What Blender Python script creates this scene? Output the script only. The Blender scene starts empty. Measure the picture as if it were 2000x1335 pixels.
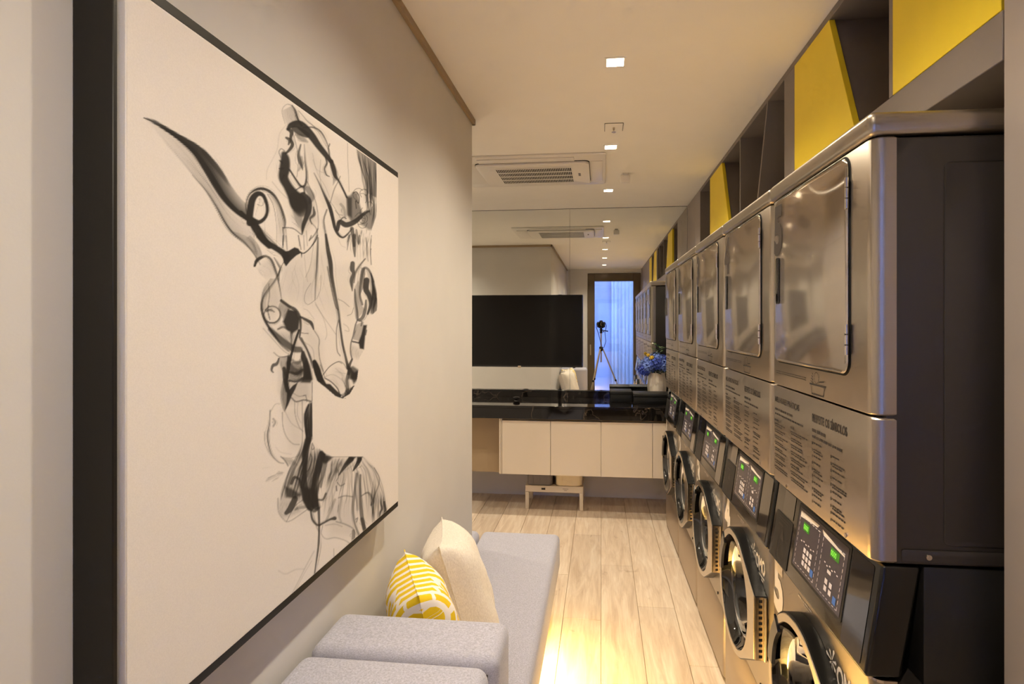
import bpy, bmesh, math, random
import numpy as np
from mathutils import Vector, Matrix

random.seed(4)
S = bpy.context.scene
COL = S.collection
PI = math.pi

# ------------------------------------------------------------------ camera, world, exposure
CAM_H = 1.54
F_PX, CX, CY = 1100.0, 1053.0, 632.0
YAW = math.atan((1174.0 - CX) / F_PX)
cd = bpy.data.cameras.new('camera_view')
cam = bpy.data.objects.new('camera_view', cd)
COL.objects.link(cam)
cam.location = (0, 0, CAM_H)
cam.rotation_euler = (PI / 2, 0, YAW)
cd.sensor_width = 36.0
cd.lens = 36.0 * F_PX / 2000.0
cd.shift_x = -(CX - 1000.0) / 2000.0
cd.shift_y = (CY - 667.5) / 2000.0
cd.clip_start = 0.005
S.camera = cam

W = bpy.data.worlds.new('dusk_sky')
S.world = W
W.use_nodes = True
bg = W.node_tree.nodes['Background']
bg.inputs[0].default_value = (0.24, 0.40, 1.0, 1)
bg.inputs[1].default_value = 7.2
S.view_settings.view_transform = 'Standard'
S.view_settings.look = 'None'
S.view_settings.exposure = 0.0
S.view_settings.gamma = 1.0
S.view_settings.use_curve_mapping = False
S.cycles.max_bounces = 8
S.cycles.diffuse_bounces = 5
S.cycles.glossy_bounces = 6
S.cycles.transmission_bounces = 4
S.cycles.transparent_max_bounces = 8
S.cycles.use_adaptive_sampling = True
S.cycles.adaptive_threshold = 0.09
S.cycles.adaptive_min_samples = 12

LAMP_W = 11.8
LAMP_COL = (1.0, 0.88, 0.68)
LAMP_SPREAD = math.radians(140)
LED_W = 38.0
LED_COL = (1.0, 0.70, 0.22)

# ------------------------------------------------------------------ room dimensions
CEIL = 2.57          # ceiling height
YD = 5.04            # mirror plane
XL = -0.645          # left wall
YE = 2.78            # end of the left wall
XR = 0.75            # front of the right hand panelling
YB = -0.60           # rear wall
XA = -3.0            # far side of the alcove
XN = 1.32            # back of the machine niche


# ------------------------------------------------------------------ helpers: materials
def lin(r, g, b):
    def f(c):
        c /= 255.0
        return c / 12.92 if c <= 0.04045 else ((c + 0.055) / 1.055) ** 2.4
    return (f(r), f(g), f(b), 1.0)


class NT:
    def __init__(self, name):
        self.m = bpy.data.materials.new(name)
        self.m.use_nodes = True
        self.t = self.m.node_tree
        self.b = self.t.nodes['Principled BSDF']
        self.out = self.t.nodes['Material Output']

    def n(self, kind, ins=None, **kw):
        nd = self.t.nodes.new(kind)
        for k, v in kw.items():
            setattr(nd, k, v)
        for k, v in (ins or {}).items():
            self.set(nd.inputs[k], v)
        return nd

    def set(self, sock, v):
        if hasattr(v, 'is_output') or isinstance(v, bpy.types.NodeSocket):
            self.t.links.new(v, sock)
        else:
            sock.default_value = v

    def p(self, **kw):
        for k, v in kw.items():
            self.set(self.b.inputs[k.replace('_', ' ')], v)
        return self

    def coord(self, scale=(1, 1, 1), kind='Object'):
        tc = self.n('ShaderNodeTexCoord')
        mp = self.n('ShaderNodeMapping', {'Vector': tc.outputs[kind], 'Scale': scale})
        return mp.outputs[0]

    def noise(self, vec, scale, detail=2, rough=0.5, dist=0.0):
        return self.n('ShaderNodeTexNoise', {'Vector': vec, 'Scale': scale, 'Detail': detail, 'Roughness': rough, 'Distortion': dist}).outputs[0]

    def ramp(self, fac, stops):
        r = self.n('ShaderNodeValToRGB', {'Fac': fac})
        e = r.color_ramp.elements
        while len(e) < len(stops):
            e.new(0.5)
        for el, (pos, c) in zip(e, stops):
            el.position = pos
            el.color = c if len(c) == 4 else (*c, 1)
        return r.outputs[0]

    def bump(self, h, strength=0.1, dist=0.01):
        b = self.n('ShaderNodeBump', {'Height': h, 'Strength': strength, 'Distance': dist})
        self.set(self.b.inputs['Normal'], b.outputs[0])
        return self


def simple(name, rgb, rough=0.5, metal=0.0, spec=0.5, bump=None, coat=0.0, var=0.0):
    t = NT(name)
    c = lin(*rgb)
    t.p(Roughness=rough, Metallic=metal)
    t.b.inputs['Specular IOR Level'].default_value = spec
    if coat:
        t.b.inputs['Coat Weight'].default_value = coat
        t.b.inputs['Coat Roughness'].default_value = 0.05
    if var:
        nz = t.noise(t.coord(), 6.0, 4)
        d = tuple(max(0, x * (1 - var)) for x in c[:3]) + (1,)
        t.p(Base_Color=t.ramp(nz, [(0.3, d), (0.7, c)]))
    else:
        t.p(Base_Color=c)
    if bump:
        t.bump(t.noise(t.coord(), bump[0], 4), bump[1], bump[2])
    return t.m


MAT = {}
MAT['wall'] = simple('wall_paint', (216, 212, 209), 0.85, bump=(220, 0.06, 0.002), var=0.03)
MAT['ceiling'] = simple('ceiling_paint', (247, 244, 238), 0.9, bump=(90, 0.03, 0.002), var=0.02)
MAT['taupe'] = simple('taupe_laminate', (132, 121, 114), 0.5, bump=(400, 0.03, 0.001), var=0.05)
MAT['taupe_light'] = simple('light_taupe_panel', (162, 151, 144), 0.55, bump=(400, 0.03, 0.001), var=0.04)
MAT['yellow'] = simple('yellow_laminate', (252, 222, 46), 0.5, bump=(300, 0.04, 0.001), var=0.05)
MAT['dark'] = simple('dark_grey_enamel', (55, 49, 46), 0.42, var=0.05)
MAT['darker'] = simple('near_black_panel', (30, 28, 27), 0.45, var=0.05)
MAT['black'] = simple('black_plastic', (14, 13, 13), 0.22, coat=0.3)
MAT['black_gloss'] = simple('black_gloss', (20, 18, 17), 0.06, coat=1.0)
MAT['screen'] = simple('screen_glass', (5, 4, 4), 0.12, spec=0.35)
MAT['black_matte'] = simple('black_matte', (9, 8, 8), 0.5, bump=(300, 0.1, 0.001))
MAT['frame'] = simple('black_frame_wood', (22, 18, 15), 0.5, bump=(150, 0.1, 0.001))
MAT['bronze'] = simple('bronze_aluminium', (104, 90, 72), 0.4, metal=0.3, var=0.05)
MAT['cream'] = simple('cream_lacquer', (226, 214, 198), 0.45, bump=(300, 0.02, 0.001))
MAT['recess'] = simple('brown_recess_panel', (168, 146, 116), 0.5, var=0.05)  # brown of the set-back panel; also paints shade on trims and gap strip
MAT['white'] = simple('white_plastic', (236, 232, 226), 0.4)
MAT['white_rack'] = simple('white_painted_metal', (225, 214, 200), 0.4, bump=(120, 0.05, 0.001))
MAT['bin_grey'] = simple('grey_bin_plastic', (122, 116, 118), 0.4)
MAT['bin_cream'] = simple('cream_bin_plastic', (240, 224, 190), 0.4)
MAT['chrome'] = simple('chrome', (215, 205, 195), 0.12, metal=1.0)
MAT['print_dark'] = simple('dark_print', (52, 44, 40), 0.6)
MAT['print_mid'] = simple('grey_vinyl', (58, 50, 46), 0.45)
MAT['print_white'] = simple('white_vinyl', (236, 226, 214), 0.5)
MAT['silver'] = simple('silver_aluminium', (200, 184, 160), 0.3, metal=0.8)
MAT['gap'] = simple('shadow_gap_rubber', (16, 14, 13), 0.7)  # black painting shade in gaps and recesses; also plinth and mirror edge
MAT['display'] = simple('display_panel', (74, 68, 76), 0.3)
MAT['key'] = simple('keypad_white', (225, 218, 222), 0.4)
MAT['key_blue'] = simple('keypad_blue', (70, 120, 205), 0.4)
MAT['leaf'] = simple('green_leaf', (66, 92, 40), 0.55, var=0.4)
MAT['petal_blue'] = simple('blue_petal', (58, 84, 196), 0.6, var=0.5)
MAT['petal_yellow'] = simple('yellow_petal', (240, 205, 70), 0.6, var=0.2)
MAT['black_door'] = simple('washer_door_black', (10, 9, 9), 0.32, spec=0.3)
MAT['petal_pale'] = simple('pale_blue_petal', (112, 140, 222), 0.6, var=0.4)
MAT['rubber'] = simple('black_rubber', (15, 14, 14), 0.35)
MAT['pavement'] = simple('pavement', (120, 120, 120), 0.9, bump=(30, 0.2, 0.01))


def m_emit(name, rgb, strength):
    t = NT(name)
    t.p(Base_Color=(*rgb, 1), Roughness=0.5)
    t.b.inputs['Emission Color'].default_value = (*rgb, 1)
    t.b.inputs['Emission Strength'].default_value = strength
    return t.m


MAT['lamp'] = m_emit('lamp_glow', (1.0, 0.86, 0.66), 30.0)
MAT['led'] = m_emit('led_glow', LED_COL, 20.0)
MAT['lcd'] = m_emit('lcd_green', (0.04, 0.20, 0.015), 0.2)
MAT['lcd_digit'] = m_emit('lcd_digit_green', (0.22, 0.75, 0.07), 0.55)


def m_steel(name, rough, wav, rgb=(205, 196, 184), aniso=0.0):
    t = NT(name)
    t.p(Metallic=1.0)
    nz = t.noise(t.coord((3, 90, 90)), 6.0, 4, 0.6)
    c = lin(*rgb)
    d = tuple(x * 0.97 for x in c[:3]) + (1,)
    t.p(Base_Color=t.ramp(nz, [(0.3, d), (0.7, c)]))
    rr = t.n('ShaderNodeMapRange', {'Value': nz, 'To Min': rough * 0.97, 'To Max': rough * 1.03})
    t.p(Roughness=rr.outputs[0])
    if aniso:
        tg = t.n('ShaderNodeTangent', direction_type='RADIAL', axis='Z')
        t.p(Anisotropic=aniso, Tangent=tg.outputs[0])
    if wav:
        big = t.noise(t.coord((1, 1, 1)), 3.4, 1, 0.4)
        t.bump(big, wav, 0.02)
    return t.m


MAT['steel'] = m_steel('brushed_steel', 0.32, 0.02, (186, 176, 163), 0.5)
def m_steel_door():
    t = NT('polished_steel_door')
    c = lin(205, 196, 184)
    tg = t.n('ShaderNodeTangent', direction_type='RADIAL', axis='Z')
    big = t.noise(t.coord((1, 1, 1)), 3.0, 1, 0.4)
    bm = t.n('ShaderNodeBump', {'Height': big, 'Strength': 0.035, 'Distance': 0.02})
    g1 = t.n('ShaderNodeBsdfGlossy', {'Color': c, 'Roughness': 0.13, 'Normal': bm.outputs[0]})
    g2 = t.n('ShaderNodeBsdfAnisotropic', {'Color': c, 'Roughness': 0.175, 'Anisotropy': -0.93, 'Normal': bm.outputs[0], 'Tangent': tg.outputs[0]})
    mx = t.n('ShaderNodeMixShader', {0: 0.5, 1: g1.outputs[0], 2: g2.outputs[0]})
    t.t.links.new(mx.outputs[0], t.out.inputs[0])
    return t.m


MAT['steel_door'] = m_steel_door()
MAT['steel_low'] = m_steel('lower_panel_steel', 0.36, 0.02, (184, 172, 158), 0.6)
MAT['steel_wash'] = m_steel('washer_front_steel', 0.30, 0.02, (172, 163, 150), 0.4)
MAT['steel_ring'] = m_steel('door_ring_steel', 0.2, 0.0, (205, 195, 180))
MAT['drum'] = m_steel('drum_steel', 0.22, 0.2, (150, 145, 140))


def m_mirror():
    t = NT('mirror_glass')
    t.p(Base_Color=(0.86, 0.88, 0.86, 1), Metallic=1.0, Roughness=0.003)
    return t.m


MAT['mirror'] = m_mirror()


def m_glass(name, tint, refl=0.06):
    t = NT(name)
    tr = t.n('ShaderNodeBsdfTransparent', {'Color': (*tint, 1)})
    gl = t.n('ShaderNodeBsdfGlossy', {'Color': (1, 1, 1, 1), 'Roughness': 0.01})
    fr = t.n('ShaderNodeFresnel', {'IOR': 1.5})
    ad = t.n('ShaderNodeMath', {0: fr.outputs[0], 1: refl}, operation='ADD')
    mx = t.n('ShaderNodeMixShader', {0: ad.outputs[0], 1: tr.outputs[0], 2: gl.outputs[0]})
    t.t.links.new(mx.outputs[0], t.out.inputs[0])
    return t.m


MAT['glass'] = m_glass('door_glass', (0.94, 0.96, 0.98))
MAT['porthole'] = m_glass('porthole_glass', (0.62, 0.62, 0.62), 0.05)


def m_cloth(name, rgb, transl):
    t = NT(name)
    c = lin(*rgb)
    df = t.n('ShaderNodeBsdfDiffuse', {'Color': c})
    tl = t.n('ShaderNodeBsdfTranslucent', {'Color': c})
    mx = t.n('ShaderNodeMixShader', {0: transl, 1: df.outputs[0], 2: tl.outputs[0]})
    t.t.links.new(mx.outputs[0], t.out.inputs[0])
    return t.m


MAT['sheer'] = m_cloth('sheer_cloth', (245, 245, 245), 0.6)
MAT['blind'] = m_cloth('blind_cloth', (225, 226, 236), 0.68)


def m_fabric(name, a, b, scale=260.0):
    t = NT(name)
    v = t.coord()
    nz = t.noise(v, scale, 3, 0.7)
    v2 = t.coord((1, 1, 6))
    n2 = t.noise(v2, scale * 0.5, 2, 0.6)
    mx = t.n('ShaderNodeMath', {0: nz, 1: n2}, operation='ADD')
    hf = t.n('ShaderNodeMath', {0: mx.outputs[0], 1: 0.5}, operation='MULTIPLY')
    t.p(Base_Color=t.ramp(hf.outputs[0], [(0.34, lin(*a)), (0.64, lin(*b))]), Roughness=0.95)
    t.b.inputs['Sheen Weight'].default_value = 0.15
    t.bump(hf.outputs[0], 0.35, 0.002)
    return t.m


MAT['fabric'] = m_fabric('grey_heather_fabric', (148, 146, 158), (192, 190, 204), 420)
MAT['linen'] = m_fabric('cream_linen', (212, 200, 186), (238, 228, 216), 200)


def m_marble():
    t = NT('black_marble')
    v = t.coord((1, 1, 1))
    w = t.noise(v, 0.9, 5, 0.55, 1.6)
    k = t.n('ShaderNodeMath', {0: w, 1: 0.5}, operation='SUBTRACT')
    a = t.n('ShaderNodeMath', {0: k.outputs[0]}, operation='ABSOLUTE')
    t.p(Base_Color=t.ramp(a.outputs[0], [(0.0, lin(84, 72, 62)), (0.003, lin(30, 26, 24)), (0.01, lin(17, 14, 13))]), Roughness=0.045)
    t.b.inputs['Specular IOR Level'].default_value = 0.7
    return t.m


MAT['marble'] = m_marble()


def m_wood():
    t = NT('pale_oak_plank')
    tc = t.n('ShaderNodeTexCoord')
    oi = t.n('ShaderNodeObjectInfo')
    off = t.n('ShaderNodeVectorMath', {0: tc.outputs['Object'], 1: oi.outputs['Location']}, operation='ADD')
    mp = t.n('ShaderNodeMapping', {'Vector': off.outputs[0], 'Scale': (9, 1.0, 9)})
    grain = t.noise(mp.outputs[0], 2.6, 7, 0.62, 0.8)
    mp2 = t.n('ShaderNodeMapping', {'Vector': off.outputs[0], 'Scale': (60, 2.2, 60)})
    fine = t.noise(mp2.outputs[0], 3.0, 4, 0.6)
    mp3 = t.n('ShaderNodeMapping', {'Vector': off.outputs[0], 'Scale': (5.0, 2.6, 5)})
    knot = t.noise(mp3.outputs[0], 1.6, 3, 0.5, 1.5)
    c1 = t.ramp(grain, [(0.28, lin(196, 174, 152)), (0.5, lin(218, 199, 178)), (0.72, lin(232, 219, 202))])
    c2 = t.ramp(fine, [(0.3, (0.88, 0.86, 0.84)), (0.65, (1.0, 1.0, 1.0))])
    c3 = t.ramp(knot, [(0.24, (0.62, 0.55, 0.48)), (0.33, (1, 1, 1))])
    m1 = t.n('ShaderNodeMixRGB', {0: 1.0, 1: c1, 2: c2}, blend_type='MULTIPLY')
    m2 = t.n('ShaderNodeMixRGB', {0: 0.8, 1: m1.outputs[0], 2: c3}, blend_type='MULTIPLY')
    rb = t.ramp(oi.outputs['Random'], [(0.0, (0.88, 0.86, 0.85)), (1.0, (1.05, 1.04, 1.03))])
    m3 = t.n('ShaderNodeMixRGB', {0: 1.0, 1: m2.outputs[0], 2: rb}, blend_type='MULTIPLY')
    t.p(Base_Color=m3.outputs[0], Roughness=0.36)
    t.bump(fine, 0.12, 0.002)
    return t.m


MAT['wood'] = m_wood()
MAT['joint'] = simple('floor_joint', (176, 150, 122), 0.8)


def m_canvas(with_ink):
    t = NT('canvas_print' if with_ink else 'canvas_white')
    v = t.coord()
    nz = t.noise(v, 500, 2)
    base = t.ramp(nz, [(0.3, lin(226, 219, 214)), (0.7, lin(232, 225, 220))])
    if with_ink:
        at = t.n('ShaderNodeAttribute', attribute_name='ink')
        mx = t.n('ShaderNodeMixRGB', {0: at.outputs['Fac'], 1: base, 2: lin(22, 15, 14)})
        base = mx.outputs[0]
    t.p(Base_Color=base, Roughness=0.8)
    t.bump(nz, 0.08, 0.001)
    return t.m


MAT['canvas'] = m_canvas(False)
MAT['ink'] = m_canvas(True)


def m_pillow():
    t = NT('yellow_striped_cotton')
    tc = t.n('ShaderNodeTexCoord')
    mp = t.n('ShaderNodeMapping', {'Vector': tc.outputs['Object'], 'Location': (-0.19, -0.13, 0), 'Scale': (1, 1, 0.0)})
    ln = t.n('ShaderNodeVectorMath', {0: mp.outputs[0]}, operation='LENGTH')
    k = t.n('ShaderNodeMath', {0: ln.outputs['Value'], 1: 33.0}, operation='MULTIPLY')
    fr = t.n('ShaderNodeMath', {0: k.outputs[0]}, operation='FRACT')
    fl = t.n('ShaderNodeMath', {0: k.outputs[0]}, operation='FLOOR')
    # each ring is broken into blocks along its length
    sp = t.n('ShaderNodeSeparateXYZ', {0: mp.outputs[0]})
    an = t.n('ShaderNodeMath', {0: sp.outputs[1], 1: sp.outputs[0]}, operation='ARCTAN2')
    sc = t.n('ShaderNodeMath', {0: an.outputs[0], 1: 5.0}, operation='MULTIPLY')
    cb = t.n('ShaderNodeCombineXYZ', {0: sc.outputs[0], 1: fl.outputs[0]})
    wn = t.n('ShaderNodeTexNoise', {'Vector': cb.outputs[0], 'Scale': 1.3, 'Detail': 0})
    st = t.n('ShaderNodeMath', {0: fr.outputs[0], 1: 0.42}, operation='GREATER_THAN')
    bk = t.n('ShaderNodeMath', {0: wn.outputs[0], 1: 0.36}, operation='GREATER_THAN')
    al = t.n('ShaderNodeMath', {0: st.outputs[0], 1: bk.outputs[0]}, operation='MULTIPLY')
    mx = t.n('ShaderNodeMixRGB', {0: al.outputs[0], 1: lin(240, 232, 226), 2: lin(232, 196, 24)})
    t.p(Base_Color=mx.outputs[0], Roughness=0.9)
    t.bump(t.noise(t.coord(), 300, 2), 0.2, 0.001)
    return t.m


MAT['pillow'] = m_pillow()


# ------------------------------------------------------------------ helpers: geometry
class MB:
    def __init__(self):
        self.v = []
        self.f = []

    def add(self, vs, fs):
        o = len(self.v)
        self.v += [tuple(p) for p in vs]
        self.f += [tuple(i + o for i in q) for q in fs]
        return self

    def box(self, x0, x1, y0, y1, z0, z1):
        vs = [(x, y, z) for x in (x0, x1) for y in (y0, y1) for z in (z0, z1)]
        return self.add(vs, [(0, 1, 3, 2), (4, 6, 7, 5), (0, 4, 5, 1), (2, 3, 7, 6), (0, 2, 6, 4), (1, 5, 7, 3)])

    def prism(self, poly, axis, a0, a1, ch=0.0):
        n = len(poly)
        ps = np.array(poly, float)
        c = ps.mean(0)
        h = (ps.max(0) - ps.min(0)) / 2
        ins = c + (ps - c) * (1 - ch / np.maximum(h, 1e-6)) if ch else ps
        sg = 1 if a1 > a0 else -1
        rings = [(ps, a0), (ps, a1)] if not ch else [(ins, a0), (ps, a0 + sg * ch), (ps, a1 - sg * ch), (ins, a1)]
        vs = []
        for q, a in rings:
            for s_, t_ in q:
                vs.append({'x': (a, s_, t_), 'y': (s_, a, t_), 'z': (s_, t_, a)}[axis])
        fs = []
        for r in range(len(rings) - 1):
            for i in range(n):
                j = (i + 1) % n
                fs.append((r * n + i, r * n + j, (r + 1) * n + j, (r + 1) * n + i))
        fs.append(tuple(range(n - 1, -1, -1)))
        fs.append(tuple((len(rings) - 1) * n + i for i in range(n)))
        return self.add(vs, fs)

    def cyl(self, p0, p1, r0, r1=None, n=16, cap=True):
        r1 = r0 if r1 is None else r1
        p0, p1 = Vector(p0), Vector(p1)
        d = (p1 - p0).normalized()
        a = d.orthogonal().normalized()
        b = d.cross(a)
        vs = []
        for p, r in ((p0, r0), (p1, r1)):
            for i in range(n):
                t = 2 * PI * i / n
                vs.append(p + a * (r * math.cos(t)) + b * (r * math.sin(t)))
        fs = [(i, (i + 1) % n, n + (i + 1) % n, n + i) for i in range(n)]
        if cap:
            fs += [tuple(range(n - 1, -1, -1)), tuple(range(n, 2 * n))]
        return self.add(vs, fs)

    def lathe(self, prof, org, axis='z', n=40, mod=None, close=False):
        """prof: [(radius, height)]"""
        vs, fs = [], []
        for k, (r, h) in enumerate(prof):
            for i in range(n):
                t = 2 * PI * i / n
                rr = r * (mod(t, k / max(1, len(prof) - 1)) if mod else 1)
                a, b = rr * math.cos(t), rr * math.sin(t)
                p = {'z': (a, b, h), 'x': (h, a, b), 'y': (a, h, b)}[axis]
                vs.append((org[0] + p[0], org[1] + p[1], org[2] + p[2]))
        for k in range(len(prof) - 1):
            for i in range(n):
                j = (i + 1) % n
                fs.append((k * n + i, k * n + j, (k + 1) * n + j, (k + 1) * n + i))
        if close:
            fs.append(tuple(range(n - 1, -1, -1)))
            fs.append(tuple((len(prof) - 1) * n + i for i in range(n)))
        return self.add(vs, fs)

    def tube(self, pts, r, n=8, cap=True):
        pts = [Vector(p) for p in pts]
        vs, fs = [], []
        up = Vector((0.13, 0.21, 1)).normalized()
        for i, p in enumerate(pts):
            d = (pts[min(i + 1, len(pts) - 1)] - pts[max(i - 1, 0)]).normalized()
            a = d.cross(up)
            if a.length < 1e-4:
                a = d.orthogonal()
            a.normalize()
            b = d.cross(a)
            rr = r[i] if isinstance(r, (list, tuple)) else r
            for k in range(n):
                t = 2 * PI * k / n
                vs.append(p + a * (rr * math.cos(t)) + b * (rr * math.sin(t)))
        for i in range(len(pts) - 1):
            for k in range(n):
                j = (k + 1) % n
                fs.append((i * n + k, i * n + j, (i + 1) * n + j, (i + 1) * n + k))
        if cap:
            fs += [tuple(range(n - 1, -1, -1)), tuple((len(pts) - 1) * n + k for k in range(n))]
        return self.add(vs, fs)


def rrect(a0, a1, b0, b1, r, n=6):
    out = []
    for cx_, cy_, t0 in ((a1 - r, b1 - r, 0), (a0 + r, b1 - r, 90), (a0 + r, b0 + r, 180), (a1 - r, b0 + r, 270)):
        for i in range(n + 1):
            t = math.radians(t0 + 90 * i / n)
            out.append((cx_ + r * math.cos(t), cy_ + r * math.sin(t)))
    return out


def obj(name, mb, mat, parent=None, bevel=0.0, segs=2, smooth=True, loc=None, angle=38, recalc=True):
    me = bpy.data.meshes.new(name)
    me.from_pydata(mb.v, [], mb.f)
    if recalc or bevel:
        bm = bmesh.new()
        bm.from_mesh(me)
        if recalc:
            bmesh.ops.recalc_face_normals(bm, faces=bm.faces)
        if bevel:
            es = [e for e in bm.edges if len(e.link_faces) == 2 and e.calc_face_angle(0) > 0.6]
            bmesh.ops.bevel(bm, geom=es, offset=bevel, segments=segs, profile=0.5, affect='EDGES', clamp_overlap=True)
        bm.to_mesh(me)
        bm.free()
    me.materials.append(MAT[mat] if isinstance(mat, str) else mat)
    if smooth:
        me.polygons.foreach_set('use_smooth', [True] * len(me.polygons))
        me.set_sharp_from_angle(angle=math.radians(angle))
    o = bpy.data.objects.new(name, me)
    COL.objects.link(o)
    if parent is not None:
        o.parent = parent
    if loc is not None:
        o.location = loc
    return o


def thing(name, label, cat, loc=(0, 0, 0), rz=0.0, group=None):
    o = bpy.data.objects.new(name, None)
    COL.objects.link(o)
    o.empty_display_size = 0.05
    o.location = loc
    o.rotation_euler = (0, 0, rz)
    return tag(o, label, cat, group)


def tag(o, label, cat, group=None):
    o['label'] = label
    o['category'] = cat
    if group:
        o['group'] = group
    return o


def struct(name, mb, mat, parent=None, **kw):
    o = obj(name, mb, mat, parent, **kw)
    if parent is None:
        o['kind'] = 'structure'
    return o


def dup(o, parent=None):
    c = o.copy()
    COL.objects.link(c)
    c.parent = parent
    for ch in list(o.children):
        dup(ch, c)
    return c


def text_mesh(s, size, bold=0.0, align='LEFT', squeeze=1.0):
    """flat lettering: list of verts (right, up) and faces"""
    cu = bpy.data.curves.new('lettering', 'FONT')
    cu.body = s
    cu.size = size
    cu.align_x = align
    cu.offset = bold
    cu.resolution_u = 3
    o = bpy.data.objects.new('lettering', cu)
    COL.objects.link(o)
    me = bpy.data.meshes.new_from_object(o)
    vs = [(v.co.x * squeeze, v.co.y) for v in me.vertices]
    fs = [tuple(p.vertices) for p in me.polygons]
    bpy.data.objects.remove(o)
    bpy.data.curves.remove(cu)
    bpy.data.meshes.remove(me)
    return vs, fs


def flat_on_x(mb, vs, fs, x, y, z, xslope=0.0):
    """lay (right, up) artwork on a face that looks towards -X: right is -Y, up is Z"""
    mb.add([(x + xslope * b, y - a, z + b) for a, b in vs], fs)
    return mb


# ------------------------------------------------------------------ the setting
# floor: a screed with separate planks laid on it
PT = 0.006
fl = struct('floor', MB().box(XA, XN, YB, YD, -0.08, -PT - 0.0005), 'joint', smooth=False)
PW, PL = 0.198, 1.19
plank_cache = {}
col_i = 0
x = -PW * 15
while x < XN:
    off = ((col_i * 0.43) % 1.0) * PL
    y = YB - off
    x0, x1 = x, min(x + PW, XN)
    while y < YD:
        y0, y1 = max(y, YB), min(y + PL, YD)
        hidden = (x0 < XL - 0.02 and y1 < YE) or x0 > 0.76 and y0 > 1.2
        if y1 - y0 > 0.03 and x1 > XA and not hidden:
            w2, l2 = round((x1 - x0) / 2 - 0.0012, 4), round((y1 - y0) / 2 - 0.0012, 4)
            key = (w2, l2)
            if key not in plank_cache:
                pm = obj('plank', MB().box(-w2, w2, -l2, l2, -PT, 0), 'wood', fl, bevel=0.0012, segs=1)
                plank_cache[key] = pm.data
            else:
                pm = bpy.data.objects.new('plank', plank_cache[key])
                COL.objects.link(pm)
                pm.parent = fl
            pm.location = ((x0 + x1) / 2, (y0 + y1) / 2, 0)
        y += PL
    x += PW
    col_i += 1

# ceiling with square cut-outs for the recessed lamps
LX, LH = 0.055, 0.037
LY = [0.155, 1.215, 2.235, 3.305, 4.38]
AX, AY = -2.25, [3.4, 4.4]  # added lamps, out of view in the alcove
cb = MB()
cb.box(AX + LH, LX - LH, YB, YD, CEIL, CEIL + 0.1)
cb.box(XA, AX - LH, YB, YD, CEIL, CEIL + 0.1)
prev = YB
for ly in AY:
    cb.box(AX - LH, AX + LH, prev, ly - LH, CEIL, CEIL + 0.1)
    prev = ly + LH
cb.box(AX - LH, AX + LH, prev, YD, CEIL, CEIL + 0.1)
cb.box(LX + LH, XN, YB, YD, CEIL, CEIL + 0.1)
prev = YB
for ly in LY:
    cb.box(LX - LH, LX + LH, prev, ly - LH, CEIL, CEIL + 0.1)
    prev = ly + LH
cb.box(LX - LH, LX + LH, prev, YD, CEIL, CEIL + 0.1)
struct('ceiling', cb, 'ceiling', smooth=False)

struct('wall_left', MB().box(XA - 0.1, XL, YB, YE, -0.08, CEIL + 0.1), 'wall', bevel=0.003, segs=2)
struct('wall_alcove', MB().box(XA - 0.1, XA, YE, YD, -0.08, CEIL + 0.1), 'wall', smooth=False)
struct('wall_far', MB().box(XA - 0.1, XN + 0.1, YD + 0.012, YD + 0.11, -0.08, CEIL + 0.1), 'wall', smooth=False)
struct('wall_right', MB().box(XN, XN + 0.1, 1.145, YD, -0.08, CEIL + 0.1), 'wall', smooth=False)
struct('wall_right_front', MB().box(XR, XN + 0.1, YB, 1.145, -0.08, CEIL + 0.1), 'taupe_light', bevel=0.003)
# rear wall around the glazed door
DX0, DX1, DZ = -0.255, 0.735, 2.49
rb = MB()
rb.box(XL, DX0, YB - 0.12, YB, -0.08, CEIL + 0.1)
rb.box(DX1, XN, YB - 0.12, YB, -0.08, CEIL + 0.1)
rb.box(DX0, DX1, YB - 0.12, YB, DZ, CEIL + 0.1)
struct('wall_rear', rb, 'wall', smooth=False)
struct('trim_1', MB().box(XL, XL + 0.014, YB, YE + 0.014, CEIL - 0.028, CEIL - 0.001), 'recess', smooth=False)  # wall-coloured trims here and below; the brown paints in their shade
struct('trim_2', MB().box(XA, XL + 0.014, YE, YE + 0.014, CEIL - 0.028, CEIL - 0.001), 'recess', smooth=False)

# glazed rear door
dr = thing('door_1', 'tall glazed door with bronze frame in the rear wall', 'door', (0, YB, 0))
dr['kind'] = 'structure'
del dr['category']
FW = 0.135
db = MB()
db.box(DX0 + 0.002, DX0 + FW, -0.10, 0.02, 0.0, DZ - 0.002)
db.box(DX1 - FW, DX1 - 0.002, -0.10, 0.02, 0.0, DZ - 0.002)
db.box(DX0 + FW, DX1 - FW, -0.10, 0.02, DZ - 0.15, DZ - 0.002)
db.box(DX0 + FW, DX1 - FW, -0.10, 0.02, 0.0, 0.12)
obj('door_frame', db, 'bronze', dr, bevel=0.003, segs=1)
obj('glass_pane', MB().box(DX0 + FW + 0.001, DX1 - FW - 0.001, -0.052, -0.044, 0.121, DZ - 0.151), 'glass', dr, smooth=False)
hb_ = MB()
hb_.box(DX0 + 0.045, DX0 + 0.07, 0.021, 0.05, 0.95, 1.15)
obj('door_handle', hb_, 'silver', dr, bevel=0.006)
for hz in (0.3, 1.25, 2.2):
    obj('door_hinge', MB().cyl((DX0 + 0.035, 0.028, hz), (DX0 + 0.035, 0.028, hz + 0.09), 0.007, n=10), 'bronze', dr)

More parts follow.
